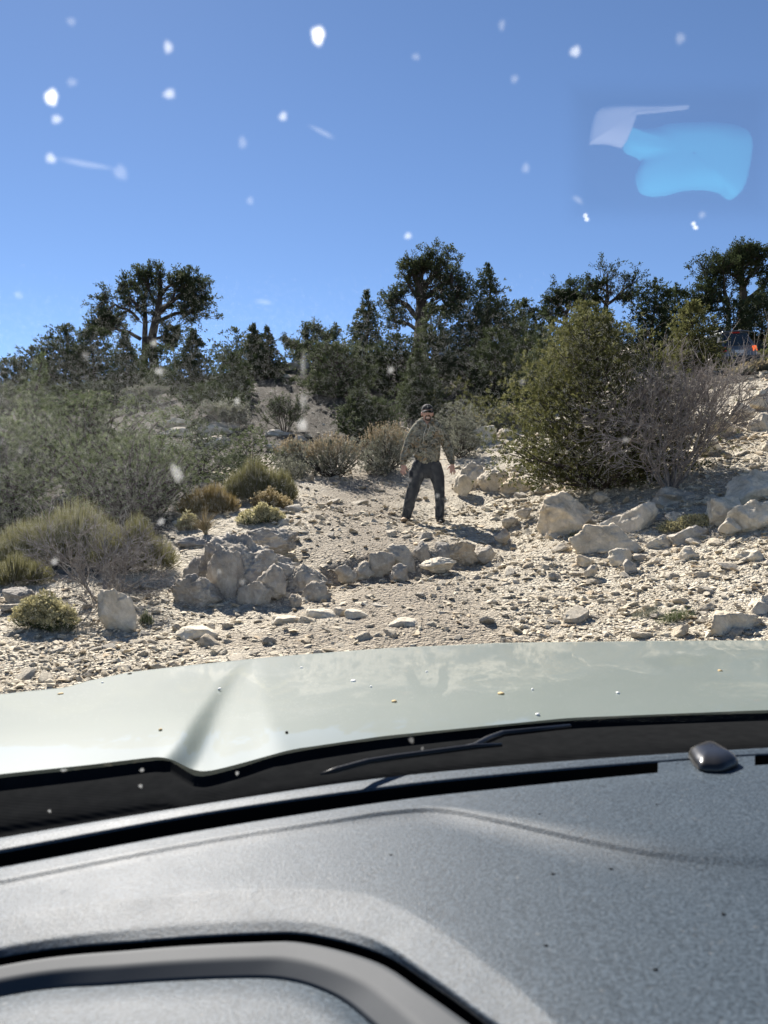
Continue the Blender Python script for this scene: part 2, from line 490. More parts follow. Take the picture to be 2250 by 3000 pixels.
# --- the grey bedrock outcrop beside the track
oc = thing('bedrock_outcrop', 'big grey weathered bedrock hump beside the track below the standing man', 'rock outcrop', P(700, 1780, 7.6))
for k, (a, b, c, e, d, sd, mt, dep) in enumerate([
        (560, 880, 1560, 1800, 8.1, 11, 'bedrock', 0.95), (495, 660, 1680, 1802, 7.6, 12, 'bedrock', 0.8), (750, 842, 1650, 1765, 7.65, 13, 'bedrock', 0.8),
        (835, 962, 1648, 1745, 8.1, 14, 'bedrock', 0.8), (880, 972, 1702, 1778, 7.7, 15, 'bedrock', 0.8), (600, 720, 1590, 1790, 7.8, 16, 'bedrock', 0.7),
        (690, 800, 1700, 1800, 7.55, 17, 'bedrock', 0.7), (720, 870, 1545, 1620, 8.9, 18, 'bedrock', 0.8), (845, 885, 1740, 1790, 7.4, 19, 'bedrock', 0.8),
        (530, 620, 1630, 1720, 8.2, 20, 'bedrock', 0.8), (520, 610, 1570, 1612, 9.3, 221, 'bedrock', 0.9)]):
    place_rock('rock_lobe', a, b, c, e, d, sd, None, mat=mt, parent=oc, sub=6 if k < 2 else 5, cuts=20, rough=0.2, freq=2.4, ridged=True, depth=dep, hmin=0.6)

# --- the ledge across the track
ledge = 'rocks of the stone ledge across the track'
for a, b, c, e, d, sd, lab in [
        (985, 1040, 1660, 1698, 8.5, 31, 'rounded grey rock lying alone at the low end of the ledge'),
        (1038, 1092, 1650, 1690, 8.75, 32, 'small grey ledge rock between the lone round one and the wide ledge block'),
        (1082, 1150, 1622, 1690, 8.8, 33, 'wide grey block in the middle of the ledge with a smooth face'),
        (1135, 1212, 1600, 1682, 8.95, 34, 'tallest grey block in the middle of the stone ledge'),
        (1205, 1258, 1592, 1665, 9.1, 35, 'narrow upright ledge rock beside the tall middle block'),
        (1148, 1190, 1658, 1696, 8.5, 36, 'small dark stone at the foot of the tall middle ledge block'),
        (1270, 1330, 1595, 1655, 9.2, 37, 'grey ledge rock straight below the boots of the man'),
        (1316, 1396, 1592, 1645, 9.2, 38, 'leaning grey ledge slab crossed by the shadow of the man'),
        (1392, 1446, 1604, 1640, 9.3, 39, 'end rock of the ledge where the shadow of the man drops off'),
        (1282, 1306, 1580, 1600, 9.9, 40, 'small pale stone on top of the ledge in the shadow'),
        (1455, 1490, 1555, 1585, 10.2, 41, 'knobbly stone above the end of the ledge'),
        (1235, 1330, 1640, 1672, 8.7, 42, 'flat cream slab lying just below the ledge')]:
    place_rock('ledge_rock', a - 8, b + 8, c - 8, e, d, sd, lab, 'rock', ledge, 'bedrock' if sd < 42 else 'boulder', 5, cuts=16, rough=0.2, ridged=True, freq=2.4, sink=0.25)

# --- flat slabs near the hood
for a, b, c, e, d, sd, lab in [
        (785, 880, 1805, 1845, 6.7, 51, 'dark edged flat slab in the dirt just under the bedrock hump'),
        (893, 988, 1784, 1824, 6.9, 52, 'long cream slab under the bedrock hump beside a bluish stone'),
        (1008, 1080, 1786, 1820, 6.9, 53, 'pale blocky slab at the end of the row of slabs'),
        (1132, 1238, 1812, 1856, 6.5, 54, 'broad flat cream slab alone in the middle of the dirt track'),
        (512, 642, 1838, 1876, 6.2, 55, 'long tan slab half sunk in the dirt near the hood'),
        (975, 1015, 1780, 1815, 7.0, 56, 'bluish stone wedged between two cream slabs'),
        (1030, 1100, 1765, 1795, 7.3, 57, 'white slab behind the pale blocky slab'),
        (1085, 1150, 1768, 1802, 7.2, 58, 'bright white slab at the back of the row of slabs'),
        (895, 960, 1828, 1846, 6.6, 59, 'thin white slab lying flat before the long cream slab')]:
    place_rock('rock_slab', a, b, c, e, d, sd, lab, 'rock slab', 'flat slabs lying in the track', 'boulder', 4, depth=0.75, cuts=12, rough=0.06, hmin=0.6, flat_top=(0.05, -0.1, 1), sink=0.3)

# --- named boulders
for a, b, c, e, d, sd, dep, tl, lab in [
        (275, 412, 1722, 1860, 6.6, 161, 0.7, -0.12, 'squarish two toned boulder beside the yellow rabbitbrush'),
        (0, 100, 1722, 1800, 7.3, 62, 0.8, 0.1, 'grey boulder in the shade behind the yellow rabbitbrush'),
        (1582, 1745, 1438, 1575, 9.7, 63, 0.7, 0.25, 'angular white boulder undercut at its foot below the green pinyon'),
        (1672, 1890, 1530, 1650, 8.7, 64, 0.7, 0.15, 'smooth rounded boulder with bluish face below the leaning ridged boulder'),
        (1768, 1935, 1470, 1600, 9.3, 65, 0.8, -0.45, 'ridged leaning boulder with sunlit slanting strips'),
        (1890, 1985, 1565, 1625, 8.6, 66, 0.7, 0.2, 'small white pointed boulder beside the tan leaning slab'),
        (1962, 2095, 1538, 1615, 8.5, 67, 0.45, 0.1, 'tan slab leaning on edge with a notched face'),
        (2075, 2200, 1452, 1530, 8.8, 68, 0.8, -0.2, 'wedge shaped bright boulder under the largest boulder'),
        (2140, 2300, 1462, 1568, 8.3, 69, 0.8, 0.0, 'pitted white boulder with dark grey holes at the frame edge'),
        (2128, 2330, 1372, 1480, 9.3, 70, 0.9, 0.0, 'largest tan boulder with a sunlit top beside the bare twiggy shrub'),
        (1905, 2110, 1424, 1530, 10.0, 71, 0.7, 0.0, 'shaded cracked boulder under the bare twiggy shrub'),
        (2110, 2170, 1515, 1560, 8.3, 72, 0.8, 0.0, 'small white block below the wedge shaped boulder'),
        (2068, 2235, 1790, 1900, 5.9, 73, 0.7, 0.0, 'white flat topped block at the edge of the hood'),
        (2185, 2330, 1742, 1870, 6.2, 74, 0.7, 0.2, 'tan sharp cornered boulder behind the white flat topped block'),
        (1385, 1462, 1245, 1306, 18.0, 75, 0.8, 0.3, 'peaked boulder at the head of the track before grey brush'),
        (1456, 1525, 1252, 1285, 18.2, 76, 0.8, 0.0, 'flat boulder beside the peaked boulder at the head of the track'),
        (1510, 1560, 1486, 1516, 11.0, 77, 0.8, 0.0, 'dark bluish stone at the foot of the green pinyon'),
        (1785, 1870, 1605, 1660, 8.2, 78, 0.8, 0.0, 'tan rock tucked under the smooth rounded boulder'),
        (1825, 1868, 1638, 1682, 7.9, 79, 0.8, 0.0, 'white egg shaped rock below the smooth rounded boulder'),
        (1710, 1755, 1655, 1690, 7.9, 80, 0.8, 0.0, 'grey chunk of rock before the smooth rounded boulder'),
        (1690, 1740, 1625, 1660, 8.3, 81, 0.8, 0.0, 'cracked stone at the shaded corner of the smooth rounded boulder'),
        (2160, 2260, 1610, 1665, 7.4, 82, 0.8, 0.0, 'square tan rock on the gravel slope below the pitted boulder'),
        (1985, 2060, 1600, 1645, 7.9, 83, 0.8, 0.0, 'knobbly brown rock on the gravel slope below the tan leaning slab'),
        (2200, 2300, 1120, 1200, 14.0, 84, 0.9, 0.2, 'high pale boulder on the scree bank beside the bare twigs'),
        (2140, 2215, 1178, 1225, 13.2, 85, 0.8, 0.0, 'pale block on the scree bank below the high boulder'),
        (2195, 2300, 1205, 1290, 12.5, 86, 0.9, 0.0, 'broad tan boulder halfway down the scree bank'),
        (2080, 2160, 1225, 1270, 12.6, 87, 0.8, 0.0, 'sunlit slab seen through the bare twigs'),
        (2210, 2320, 1290, 1370, 11.2, 88, 0.9, 0.0, 'white boulder above the largest tan boulder'),
        (2040, 2130, 1280, 1330, 11.8, 89, 0.8, 0.0, 'curved pale rock low behind the bare twigs')]:
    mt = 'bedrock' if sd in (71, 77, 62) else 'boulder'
    place_rock('boulder', a, b, c, e, d, sd, lab, 'boulder', 'boulders beside the track', mt, 5, depth=dep, cuts=17 if sd != 71 else 26, rough=0.11, freq=2.0, ridged=True, tilt=tl, hmin=0.42, hmax=0.82, sink=0.22,
               flat_top=(0, -0.15, 1) if sd in (73,) else ((-0.1, 0.05, 1) if sd == 61 else None))
# --- bedrock bank right of the man
bk = thing('bedrock_bank', 'low broken bedrock bank along the track behind the man', 'rock outcrop', P(1450, 1420, 14.0))
for a, b, c, e, d, sd in [(1335, 1470, 1350, 1440, 13.9, 91), (1400, 1500, 1370, 1440, 13.4, 92), (1460, 1570, 1395, 1455, 13.0, 93), (1330, 1390, 1390, 1450, 13.4, 94), (1500, 1560, 1360, 1400, 14.4, 95)]:
    place_rock('rock_lobe', a, b, c, e, d, sd, None, mat='boulder', parent=bk, sub=5, cuts=16, rough=0.16, ridged=True, freq=2.6, depth=0.8, sink=0.3)
# --- outcrops on the hill
for (a, b, c, e, d, sd, lab) in [
        (430, 640, 1215, 1330, 20.0, 101, 'grey broken outcrop on the hill below the old twin juniper'),
        (160, 330, 1110, 1240, 29.0, 102, 'pale broken outcrop on the hill behind the leafy sapling'),
        (770, 900, 1060, 1130, 31.0, 103, 'pale rocky top of the bare slope between the tree groups'),
        (760, 880, 1230, 1300, 19.0, 104, 'jumble of grey rock under the dark bushy juniper')]:
    og = thing('hill_outcrop', lab, 'rock outcrop', P((a + b) / 2, e, d))
    r = np.random.default_rng(sd)
    for k in range(9):
        cx_, cy_ = r.uniform(a, b), r.uniform(c + 10, e)
        w_, h_ = r.uniform(0.14, 0.34) * (b - a), r.uniform(0.14, 0.32) * (e - c)
        dd = d + (e - cy_) / (e - c) * 4 - 2
        x_, y_ = (cx_ - CX) / F * dd, dd
        gz = float(terr(x_, y_)[0])
        gy = CY - (gz - CAMZ) * F / dd
        place_rock('rock_lobe', cx_ - w_, cx_ + w_, gy - h_ * 1.1, gy + h_ * 0.3, dd, sd * 10 + k, None, mat='bedrock' if k % 3 else 'boulder', parent=og, sub=4, cuts=14, rough=0.15, ridged=True, sink=0.2)

# --- loose rocks: about 280 as things, the rest as one rubble object
def hull_rock(seed, n=11):
    r = np.random.default_rng(seed)
    p = unit(r.normal(size=(n, 3))) * r.uniform(0.75, 1.0, (n, 1))
    bm = bmesh.new()
    for q in p: bm.verts.new(q)
    res = bmesh.ops.convex_hull(bm, input=bm.verts)
    bmesh.ops.delete(bm, geom=[v for v in bm.verts if not v.link_faces], context='VERTS')
    bm.verts.index_update()
    V = np.array([v.co[:] for v in bm.verts]); T = np.array([[v.index for v in f.verts] for f in bm.faces])
    bm.free()
    return V, T

def rubble_density(x, y):
    """how thickly loose stone lies at (x, y): 0..1"""
    cx = np.interp(y, [4, 6, 9, 12, 16, 20], [0.3, 0.3, 0.0, -0.35, -0.3, 2.0])
    track = np.exp(-((x - cx) / 0.9) ** 2)
    right = sstep(0.6, 1.6, x - 0.12 * (y - 6))
    left = sstep(-1.2, -1.9, x) * sstep(8.2, 6.6, y)
    d = 0.52 + 0.55 * right + 0.4 * left - 0.14 * track
    d *= np.clip(0.85 + 0.75 * fbm(np.stack([x * 1.3, y * 1.3, np.zeros_like(x)], 1), 3, 77), 0.25, 1.5)
    d *= np.where((x < -1.9) & (y > 8.0), 0.25, 1.0)
    return np.clip(d, 0.05, 1)

def scatter(n, r, ymin, ymax):
    out = []
    while sum(len(o) for o in out) < n:
        m = 20000
        y = ymin * (ymax / ymin) ** r.random(m)
        px = r.uniform(-250, 2500, m)
        x = (px - CX) / F * y
        keep = r.random(m) < rubble_density(x, y)
        keep &= ~((x < 0.02 * y - 3.6) & (y > 7.5))
        out.append(np.stack([x, y], 1)[keep])
    return np.concatenate(out)[:n]

def rubble():
    r = np.random.default_rng(5)
    protos = [hull_rock(200 + k, int(r.integers(7, 10))) for k in range(40)]
    xy = np.concatenate([scatter(56000, r, 2.9, 13.0), scatter(10000, r, 11.5, 24.0)])
    z = terr(xy[:, 0], xy[:, 1])
    n = len(xy)
    size = 0.0075 * (1 - r.random(n)) ** -0.58
    size = np.clip(size, 0.0075, 0.06) * np.clip(xy[:, 1] / 8.0, 0.8, 2.0)
    which = r.integers(0, len(protos), n)
    g = Geo()
    for k, (V, T) in enumerate(protos):
        ids = np.nonzero(which == k)[0]; m = len(ids)
        a, b, c = r.uniform(0, 2 * np.pi, (3, m))
        sc = size[ids][:, None] * np.stack([r.uniform(0.8, 1.5, m), r.uniform(0.7, 1.1, m), r.uniform(0.26, 0.6, m)], 1)
        W = V[None] * sc[:, None, :]
        ca, sa = np.cos(a)[:, None], np.sin(a)[:, None]
        tx = r.normal(0, 0.25, m)[:, None]
        W = np.stack([W[..., 0] * ca - W[..., 1] * sa, W[..., 0] * sa + W[..., 1] * ca, W[..., 2] + W[..., 0] * tx], -1)
        W += np.concatenate([xy[ids], (z[ids] + sc[:, 2] * 0.35)[:, None]], 1)[:, None, :]
        TT = T[None] + (np.arange(m) * len(V))[:, None, None]
        g.add(W.reshape(-1, 3), TT.reshape(-1, 3), np.repeat(r.random(m), len(V)))
    o = g.build('rubble', M['rubble'])
    tag(o, 'loose pale limestone rubble strewn over the slope and track', kind='stuff')
rubble()

def loose_rocks():
    r = np.random.default_rng(9)
    protos = []
    for k in range(12):
        V, T = rock_shape(300 + k, 3, 10, 0.5, 0.85, 0.07, 2.0)
        V = V * np.array([1.0, 0.75, 0.5 if k % 3 else 0.32])
        protos.append((mkmesh('rock', V, T, M['rock'], False), k))
    marks = [(345, 1800, 'the squarish two toned boulder'), (700, 1700, 'the grey bedrock hump'), (940, 1810, 'the cream slabs'), (1185, 1840, 'the flat slab in the track'),
             (1120, 1650, 'the stone ledge'), (1370, 1600, 'the shaded end of the ledge'), (1240, 1530, 'the boots of the man'), (1670, 1560, 'the undercut white boulder'), (1780, 1640, 'the smooth rounded boulder'),
             (2030, 1590, 'the tan leaning slab'), (2150, 1850, 'the white flat topped block'), (2200, 1640, 'the square tan rock'), (1450, 1400, 'the bedrock bank'), (1100, 1370, 'the sagebrush at the track head'),
             (1600, 1850, 'the far edge of the hood'), (1300, 1870, 'the middle of the hood'), (250, 1950, 'the near corner of the hood'), (130, 1810, 'the yellow rabbitbrush'), (760, 1510, 'the cream seeded bush'), (1560, 1500, 'the green pinyon'), (1900, 1750, 'the gravel fan')]
    shapes = ['angular', 'blocky', 'flat', 'wedge shaped', 'chunky', 'thin', 'rounded', 'broken', 'splintered', 'lumpy', 'squat', 'tapered']
    cols = ['cream', 'pale grey', 'tan', 'whitish', 'buff']
    pts = []
    xy = scatter(9000, r, 4.6, 15.0)
    x, y = xy[:, 0], xy[:, 1]; z = terr(x, y)
    px, py = CX + x / y * F, CY - (z - CAMZ) / y * F
    used = {}
    kept = []
    for k in range(len(xy)):
        if len(kept) >= 275: break
        if not (20 < px[k] < 2230 and 1300 < py[k] < 2010): continue
        s = 0.036 * (1 - r.random()) ** -0.42
        s = min(s, 0.19) * (1.0 if x[k] > 0.3 or y[k] < 7 else 0.75)
        spx = s / y[k] * F
        if spx < 14: continue
        if any((px[k] - q[0]) ** 2 + (py[k] - q[1]) ** 2 < (0.8 * (spx + q[2])) ** 2 for q in kept): continue
        if 1150 < px[k] < 1330 and 1440 < py[k] < 1560: continue
        kept.append((px[k], py[k], spx))
        me, kind = protos[int(r.integers(0, len(protos)))]
        o = link('rock', me, None, (x[k], y[k], z[k] + s * 0.12), (r.normal(0, 0.25), r.normal(0, 0.25), r.uniform(0, 6.28)), (s * r.uniform(0.9, 1.25), s, s * r.uniform(0.8, 1.1)))
        m = min(marks, key=lambda q: (q[0] - px[k]) ** 2 + 2.2 * (q[1] - py[k]) ** 2)
        size = 'fist sized' if s < 0.05 else ('small' if s < 0.075 else 'sizeable')
        side = 'just below' if py[k] > m[1] + 25 else ('just above' if py[k] < m[1] - 25 else 'level with')
        for _ in range(40):
            lab = f"{size} {shapes[kind]} {cols[int(r.integers(0, 5))]} rock {side} {m[2]}"
            if lab not in used: break
            m = min(marks, key=lambda q: (q[0] - px[k]) ** 2 * r.uniform(0.4, 2.5) + 2.2 * (q[1] - py[k]) ** 2 * r.uniform(0.4, 2.5))
            side = 'just below' if py[k] > m[1] + 25 else ('just above' if py[k] < m[1] - 25 else 'level with')
        used[lab] = 1
        tag(o, lab, 'rock', 'loose rocks scattered over the track and slope')
loose_rocks()

# ------------------------------------------------------------------ vegetation
def leaves(g, C, Dv, r, n_per, L, W, jit, a, wild=0.8):
    """n_per diamond leaves round every centre C (n,3), pointing roughly along Dv (n,3)"""
    n = len(C)
    if n == 0: return
    c = np.repeat(C, n_per, 0); d = np.repeat(Dv, n_per, 0)
    m = len(c)
    off = unit(r.normal(size=(m, 3))) * (r.random((m, 1)) ** 0.5) * jit
    dirs = unit(d + wild * r.normal(size=(m, 3)) * 0.75 + off / max(jit, 1e-6) * 0.6)
    ln = L * r.uniform(0.6, 1.3, (m, 1)); wd = W * r.uniform(0.7, 1.3, (m, 1))
    side = unit(np.cross(dirs, r.normal(size=(m, 3))))
    b = c + off
    V = np.stack([b, b + dirs * ln * 0.5 + side * wd * 0.5, b + dirs * ln, b + dirs * ln * 0.5 - side * wd * 0.5], 1).reshape(-1, 3)
    T = np.arange(m * 4).reshape(m, 4)
    t = np.repeat(np.clip(np.repeat(a, n_per) * 0.6 + 0.4 * r.random(m), 0, 1), 4)
    g.add(V, T, t)

PROF = {
    'round': lambda t: np.sin(np.pi * np.clip(t * 0.86 + 0.12, 0, 1)) ** 0.65,
    'cone': lambda t: np.clip((1 - t) ** 0.85 * np.minimum(1, 0.55 + t * 3), 0.04, 1),
    'spire': lambda t: np.clip(np.where(t < 0.55, 1 - 0.45 * t, 0.75 * (1 - t) / 0.45) ** 1.0, 0.05, 1),
    'bush': lambda t: np.sqrt(np.clip(1 - t ** 2.2, 0.02, 1)),
    'mound': lambda t: np.clip(1 - t ** 1.9, 0.03, 1) ** 0.75 * (0.8 + 0.2 * np.minimum(1, t * 4)),
    'egg': lambda t: np.sin(np.pi * np.clip(t * 0.75 + 0.22, 0, 1)) ** 0.8,
}

def limb_tree(name, cat, label, px0, px1, ptop, d, prof, seed, mat='dark', group=None, dens=1.0, leaf=1.0, low=0.05, bark='bark', stems=1,
              limb_up=0.5, inner=0.35, base_y=None, squash=0.9, tuft=6, lump=0.25, trunk_r=0.028, droop=0.0):
    r = np.random.default_rng(seed)
    pxc = (px0 + px1) / 2
    base = ground_at(pxc, d)
    top = CAMZ + (CY - ptop) / F * d
    h = max(top - base[2], 0.25); w = (px1 - px0) / F * d / 2 * 1.12
    root = thing(name, label, cat, base - np.array([0, 0, 0.04]), group=group)
    tw, cr = Geo(), Geo()
    pxm = d / F                       # metres per photo pixel here
    tr = 8.5 * pxm * leaf             # tuft radius
    # trunk
    lean = r.normal(0, 0.05, 2) * h
    for s in range(stems):
        a = r.uniform(0, 6.28)
        k = np.linspace(0, 1, 7)
        sp = 0.0 if stems == 1 else 0.28 * w
        path = np.stack([k * lean[0] + np.cos(a) * sp * k + 0.03 * h * np.sin(k * 5 + a) * k, k * lean[1] + np.sin(a) * sp * k, k * h * (0.93 if stems == 1 else r.uniform(0.6, 0.85))], 1)
        tube(tw, path, max(trunk_r * h, 1.2 * pxm) * (1.15 - k) / (1 if stems == 1 else 1.6), 6, 0.5)
    area = (px1 - px0) * (h / pxm) * 0.72
    n_tuft = int(area / (np.pi * (8.5 * leaf) ** 2) * 6.0 * dens)
    n_limb = int(np.clip(n_tuft / 9, 18, 260))
    tt = np.sort(low + (1 - low) * r.uniform(0, 1.0, n_limb) ** 1.1)
    az = np.arange(n_limb) * 2.399 + r.normal(0, 0.5, n_limb)
    ph = r.uniform(0, 6.28, 4)
    lum = 1 + lump * np.sin(az * 2 + ph[0] + tt * 5) + lump * np.sin(az * 3 + ph[1] - tt * 11) * 0.8 + 0.14 * r.normal(size=n_limb)
    ln = w * PROF[prof](tt) * np.clip(lum, 0.45, 1.35)
    ln = np.minimum(ln, w * 1.18)
    C, Dv, A = [], [], []
    wts = ln / ln.sum()
    for i in range(n_limb):
        o = np.array([lean[0] * tt[i], lean[1] * tt[i], max(tt[i] * h - ln[i] * limb_up * 0.75, 0.02 * h)])
        dr = np.array([np.cos(az[i]), np.sin(az[i]) * squash, 0])
        up = limb_up * r.uniform(0.6, 1.3)
        k = np.linspace(0, 1, 5)
        path = o + dr * (k * ln[i])[:, None] + np.array([0, 0, 1.0]) * (ln[i] * up * (k ** 1.4) - droop * ln[i] * k ** 3)[:, None]
        path[1:] += r.normal(0, 0.04, (4, 3)) * ln[i]
        path[:, 2] = np.minimum(np.maximum(path[:, 2], 0.01 * h), h)
        tube(tw, path, np.maximum(0.02 * ln[i], 0.25 * pxm) * (1.2 - k) + 0.12 * pxm, 3, 0.4)
        m = max(2, int(round(n_tuft * wts[i] * (0.9 + 0.2 * r.random()))))
        s = inner + (1.04 - inner) * r.random(m) ** 0.7
        pos = np.stack([np.interp(s, k, path[:, j]) for j in range(3)], 1)
        pos += r.normal(0, 1, (m, 3)) * (0.10 + 0.12 * s[:, None]) * ln[i] * np.array([1, 1, 0.75])
        pos[:, 2] = np.clip(pos[:, 2], 0.02 * h, h)
        C.append(pos); Dv.append(unit(dr * 0.8 + np.array([0, 0, 0.65]) + 0 * pos)); A.append(np.clip(r.uniform(0.2, 0.8) + r.normal(0, 0.14, m), 0, 1))
    # a leading shoot so the top is not blunt
    kt = int(6 + 4 * dens)
    C.append(np.stack([lean[0] + r.normal(0, 0.03 * w, kt), lean[1] + r.normal(0, 0.03 * w, kt), h * r.uniform(0.9, 1.0, kt)], 1)); Dv.append(np.tile([[0, 0, 1.0]], (kt, 1))); A.append(r.random(kt))
    C, Dv, A = np.concatenate(C), np.concatenate(Dv), np.concatenate(A)
    leaves(cr, C, Dv, r, int(tuft * 1.45), 9.4 * pxm * leaf, 3.6 * pxm * leaf, tr * 0.62, A)
    tw.build('trunk', M[bark], root)
    c = cr.build('crown', M[mat], root)
    return root

def grow(out, tips, r, p, d, ln, rad, lvl, maxl, kids, spread, ratio, wig, up, seg=4):
    k = np.linspace(0, 1, seg + 1)
    path = [p]; dd = d
    for _ in range(seg):
        dd = unit(dd + wig * r.normal(size=3) + np.array([0, 0, up]))
        path.append(path[-1] + dd * ln / seg)
    path = np.array(path)
    out.append((path, rad * (1 - 0.55 * k), lvl))
    if lvl == maxl:
        tips.append((path[-1], dd, path)); return
    nk = kids[min(lvl, len(kids) - 1)]
    for q in range(nk):
        s = r.uniform(0.35, 1.0) if q else 1.0
        pos = np.array([np.interp(s, k, path[:, j]) for j in range(3)])
        ax = unit(np.cross(dd, r.normal(size=3)))
        nd = unit(dd + ax * spread * r.uniform(0.5, 1.3))
        grow(out, tips, r, pos, nd, ln * ratio * r.uniform(0.7, 1.2), rad * (0.62 if q else 0.7), lvl + 1, maxl, kids, spread, ratio, wig, up, max(2, seg - 1))

def twig_shrub(name, cat, label, px0, px1, ptop, d, seed, bark='twig', stems=9, lvls=4, kids=(4, 4, 4, 3), leaf_mat=None, leaf_n=0, leaf=1.0, group=None, spread=0.75, fan=0.9, ratio=0.62, min_px=0.35, stem_r=1.0, shift=(0, 0), up=0.05, base_px=None):
    r = np.random.default_rng(seed)
    pxc = (px0 + px1) / 2 if base_px is None else base_px
    base = ground_at(pxc, d)
    top = CAMZ + (CY - ptop) / F * d
    h = max(top - base[2], 0.2); w = (px1 - px0) / F * d / 2
    root = thing(name, label, cat, base - np.array([0, 0, 0.03]), group=group)
    out, tips = [], []
    for s in range(stems):
        a = 6.283 * s / stems + r.uniform(-0.4, 0.4); f = fan * r.uniform(0.25, 1.0)
        dv = unit([math.cos(a) * f, math.sin(a) * f, 1])
        grow(out, tips, r, np.array([math.cos(a), math.sin(a), 0]) * 0.08 * w, dv, 0.46 * h * r.uniform(0.8, 1.2), 0.016 * h * stem_r, 0, lvls, kids, spread, ratio, 0.16, up)
    allp = np.concatenate([p for p, _, _ in out])
    ext = np.percentile(np.abs(allp[:, :2]), 98); zt = np.percentile(allp[:, 2], 99.3)
    S = np.array([w / ext, w / ext, h / zt])
    pxm = d / F
    g = Geo(); lf = Geo()
    for p, rad, lvl in out:
        q = p * S
        q[:, :2] += np.array(shift) * (np.clip(q[:, 2:3], 0, h) / h) ** 1.2
        q[:, 2] = np.maximum(q[:, 2], 0.0)
        tube(g, q, np.maximum(rad, min_px * pxm), 3 if lvl > 1 else 5, 0.3 + 0.15 * lvl)
    g.build('branches', M[bark], root)
    if leaf_mat:
        C, Dv = [], []
        for t, dd, path in tips:
            for j in range(leaf_n):
                C.append(path[r.integers(0, len(path))] * S * [1, 1, 1] + r.normal(0, 3.5 * pxm, 3)); Dv.append(dd)
        C, Dv = np.array(C), np.array(Dv)
        C[:, :2] += np.array(shift) * (np.clip(C[:, 2:3], 0, h) / h) ** 1.2
        C[:, 2] = np.maximum(C[:, 2], 0.01)
        leaves(lf, C, unit(Dv + [0, 0, 0.4]), r, 7, 6.5 * pxm * leaf, 3.2 * pxm * leaf, 5.5 * pxm * leaf, np.clip(0.5 + 0.25 * vnoise(C * 3, seed) + r.normal(0, 0.12, len(C)), 0, 1), 1.0)
        lf.build('crown', M[leaf_mat], root)
    return root

def broom(name, cat, label, px0, px1, ptop, d, seed, mat='broom', n=5200, group=None, curve=0.35, wid=1.15, domes=5, extra=None, bark='deadwood', flat=1.0, core=True):
    """a mound of thin upright stems"""
    r = np.random.default_rng(seed)
    pxc = (px0 + px1) / 2
    base = ground_at(pxc, d)
    h = max(CAMZ + (CY - ptop) / F * d - base[2], 0.15); w = (px1 - px0) / F * d / 2
    pxm = d / F
    root = thing(name, label, cat, base - np.array([0, 0, 0.03]), group=group)
    g = Geo()
    cen = np.stack([np.linspace(-0.6, 0.6, domes) * w, r.uniform(-0.35, 0.35, domes) * w, np.zeros(domes)], 1)
    hh = h * (1 - 0.35 * np.abs(cen[:, 0]) / w) * r.uniform(0.8, 1.0, domes)
    hh[np.argmax(hh)] = h
    ww = w * r.uniform(0.48, 0.66, domes)
    which = r.integers(0, domes, n)
    a = r.uniform(0, 6.283, n); rad = np.sqrt(r.random(n))
    c = cen[which]; R = ww[which]; H = hh[which]
    tipz = H * np.sqrt(np.clip(1 - (rad * 0.93) ** 2, 0.02, 1)) * r.uniform(0.62, 1.03, n)
    rad = rad * r.uniform(0.85, 1.12, n); tip = c + np.stack([np.cos(a) * rad * R, np.sin(a) * rad * R * flat, tipz], 1)
    root_p = c + np.stack([np.cos(a) * rad * R * 0.3, np.sin(a) * rad * R * 0.3, np.zeros(n)], 1)
    st = r.uniform(0.25, 0.72, n)[:, None]
    p0 = lerp(root_p, tip, st); p0[:, 2] = lerp(root_p[:, 2], tip[:, 2], st[:, 0] * 0.9)
    p1 = lerp(p0, tip, 0.55) + np.stack([np.cos(a), np.sin(a), np.zeros(n)], 1) * (curve * 0.12 * R * rad)[:, None]
    # ground follows the slope
    for q in (p0, p1, tip):
        q[:, 2] += (terr0(base[0] + q[:, 0], base[1] + q[:, 1]) - terr0(base[0], base[1])) * 0.8
    side = unit(np.cross(tip - p0, r.normal(size=(n, 3)))) * (wid * pxm * 0.5)
    V = np.stack([p0 - side, p0 + side, p1 + side * 0.8, p1 - side * 0.8, tip + side * 0.3, tip - side * 0.3], 1).reshape(-1, 3)
    i = (np.arange(n) * 6)[:, None]
    T = np.concatenate([i + [0, 1, 2, 3], i + [3, 2, 4, 5]])
    g.add(V, T, np.repeat(np.clip(0.5 + 0.22 * r.normal(size=n), 0, 1), 6))
    g.build('stems', M[mat], root)
    if core:
        b = Geo()
        for k in range(90):
            j = r.integers(0, domes); aa = r.uniform(0, 6.283); rr = r.random()
            e = cen[j] + np.array([math.cos(aa) * rr * ww[j], math.sin(aa) * rr * ww[j], hh[j] * r.uniform(0.4, 0.75)])
            s = cen[j] * 0.6
            mid = (s + e) / 2 + r.normal(0, 0.05, 3) * w
            tube(b, [s, mid, e], [0.9 * pxm, 0.7 * pxm, 0.4 * pxm], 3)
        b.build('branches', M[bark], root)
    if extra:
        em, en, el = extra           # heads at the stem tips: material, how many, size in px
        ids = r.choice(n, min(en, n), replace=False)
        ids = ids[tipz[ids] > 0.35 * H[ids]]
        e = Geo()
        leaves(e, tip[ids], unit(np.stack([np.cos(a[ids]) * 0.4, np.sin(a[ids]) * 0.4, np.ones(len(ids))], 1)), r, 6, el * pxm, el * 0.55 * pxm, el * 0.5 * pxm, r.random(len(ids)), 0.9)
        e.build('seed_heads', M[em], root)
    return root

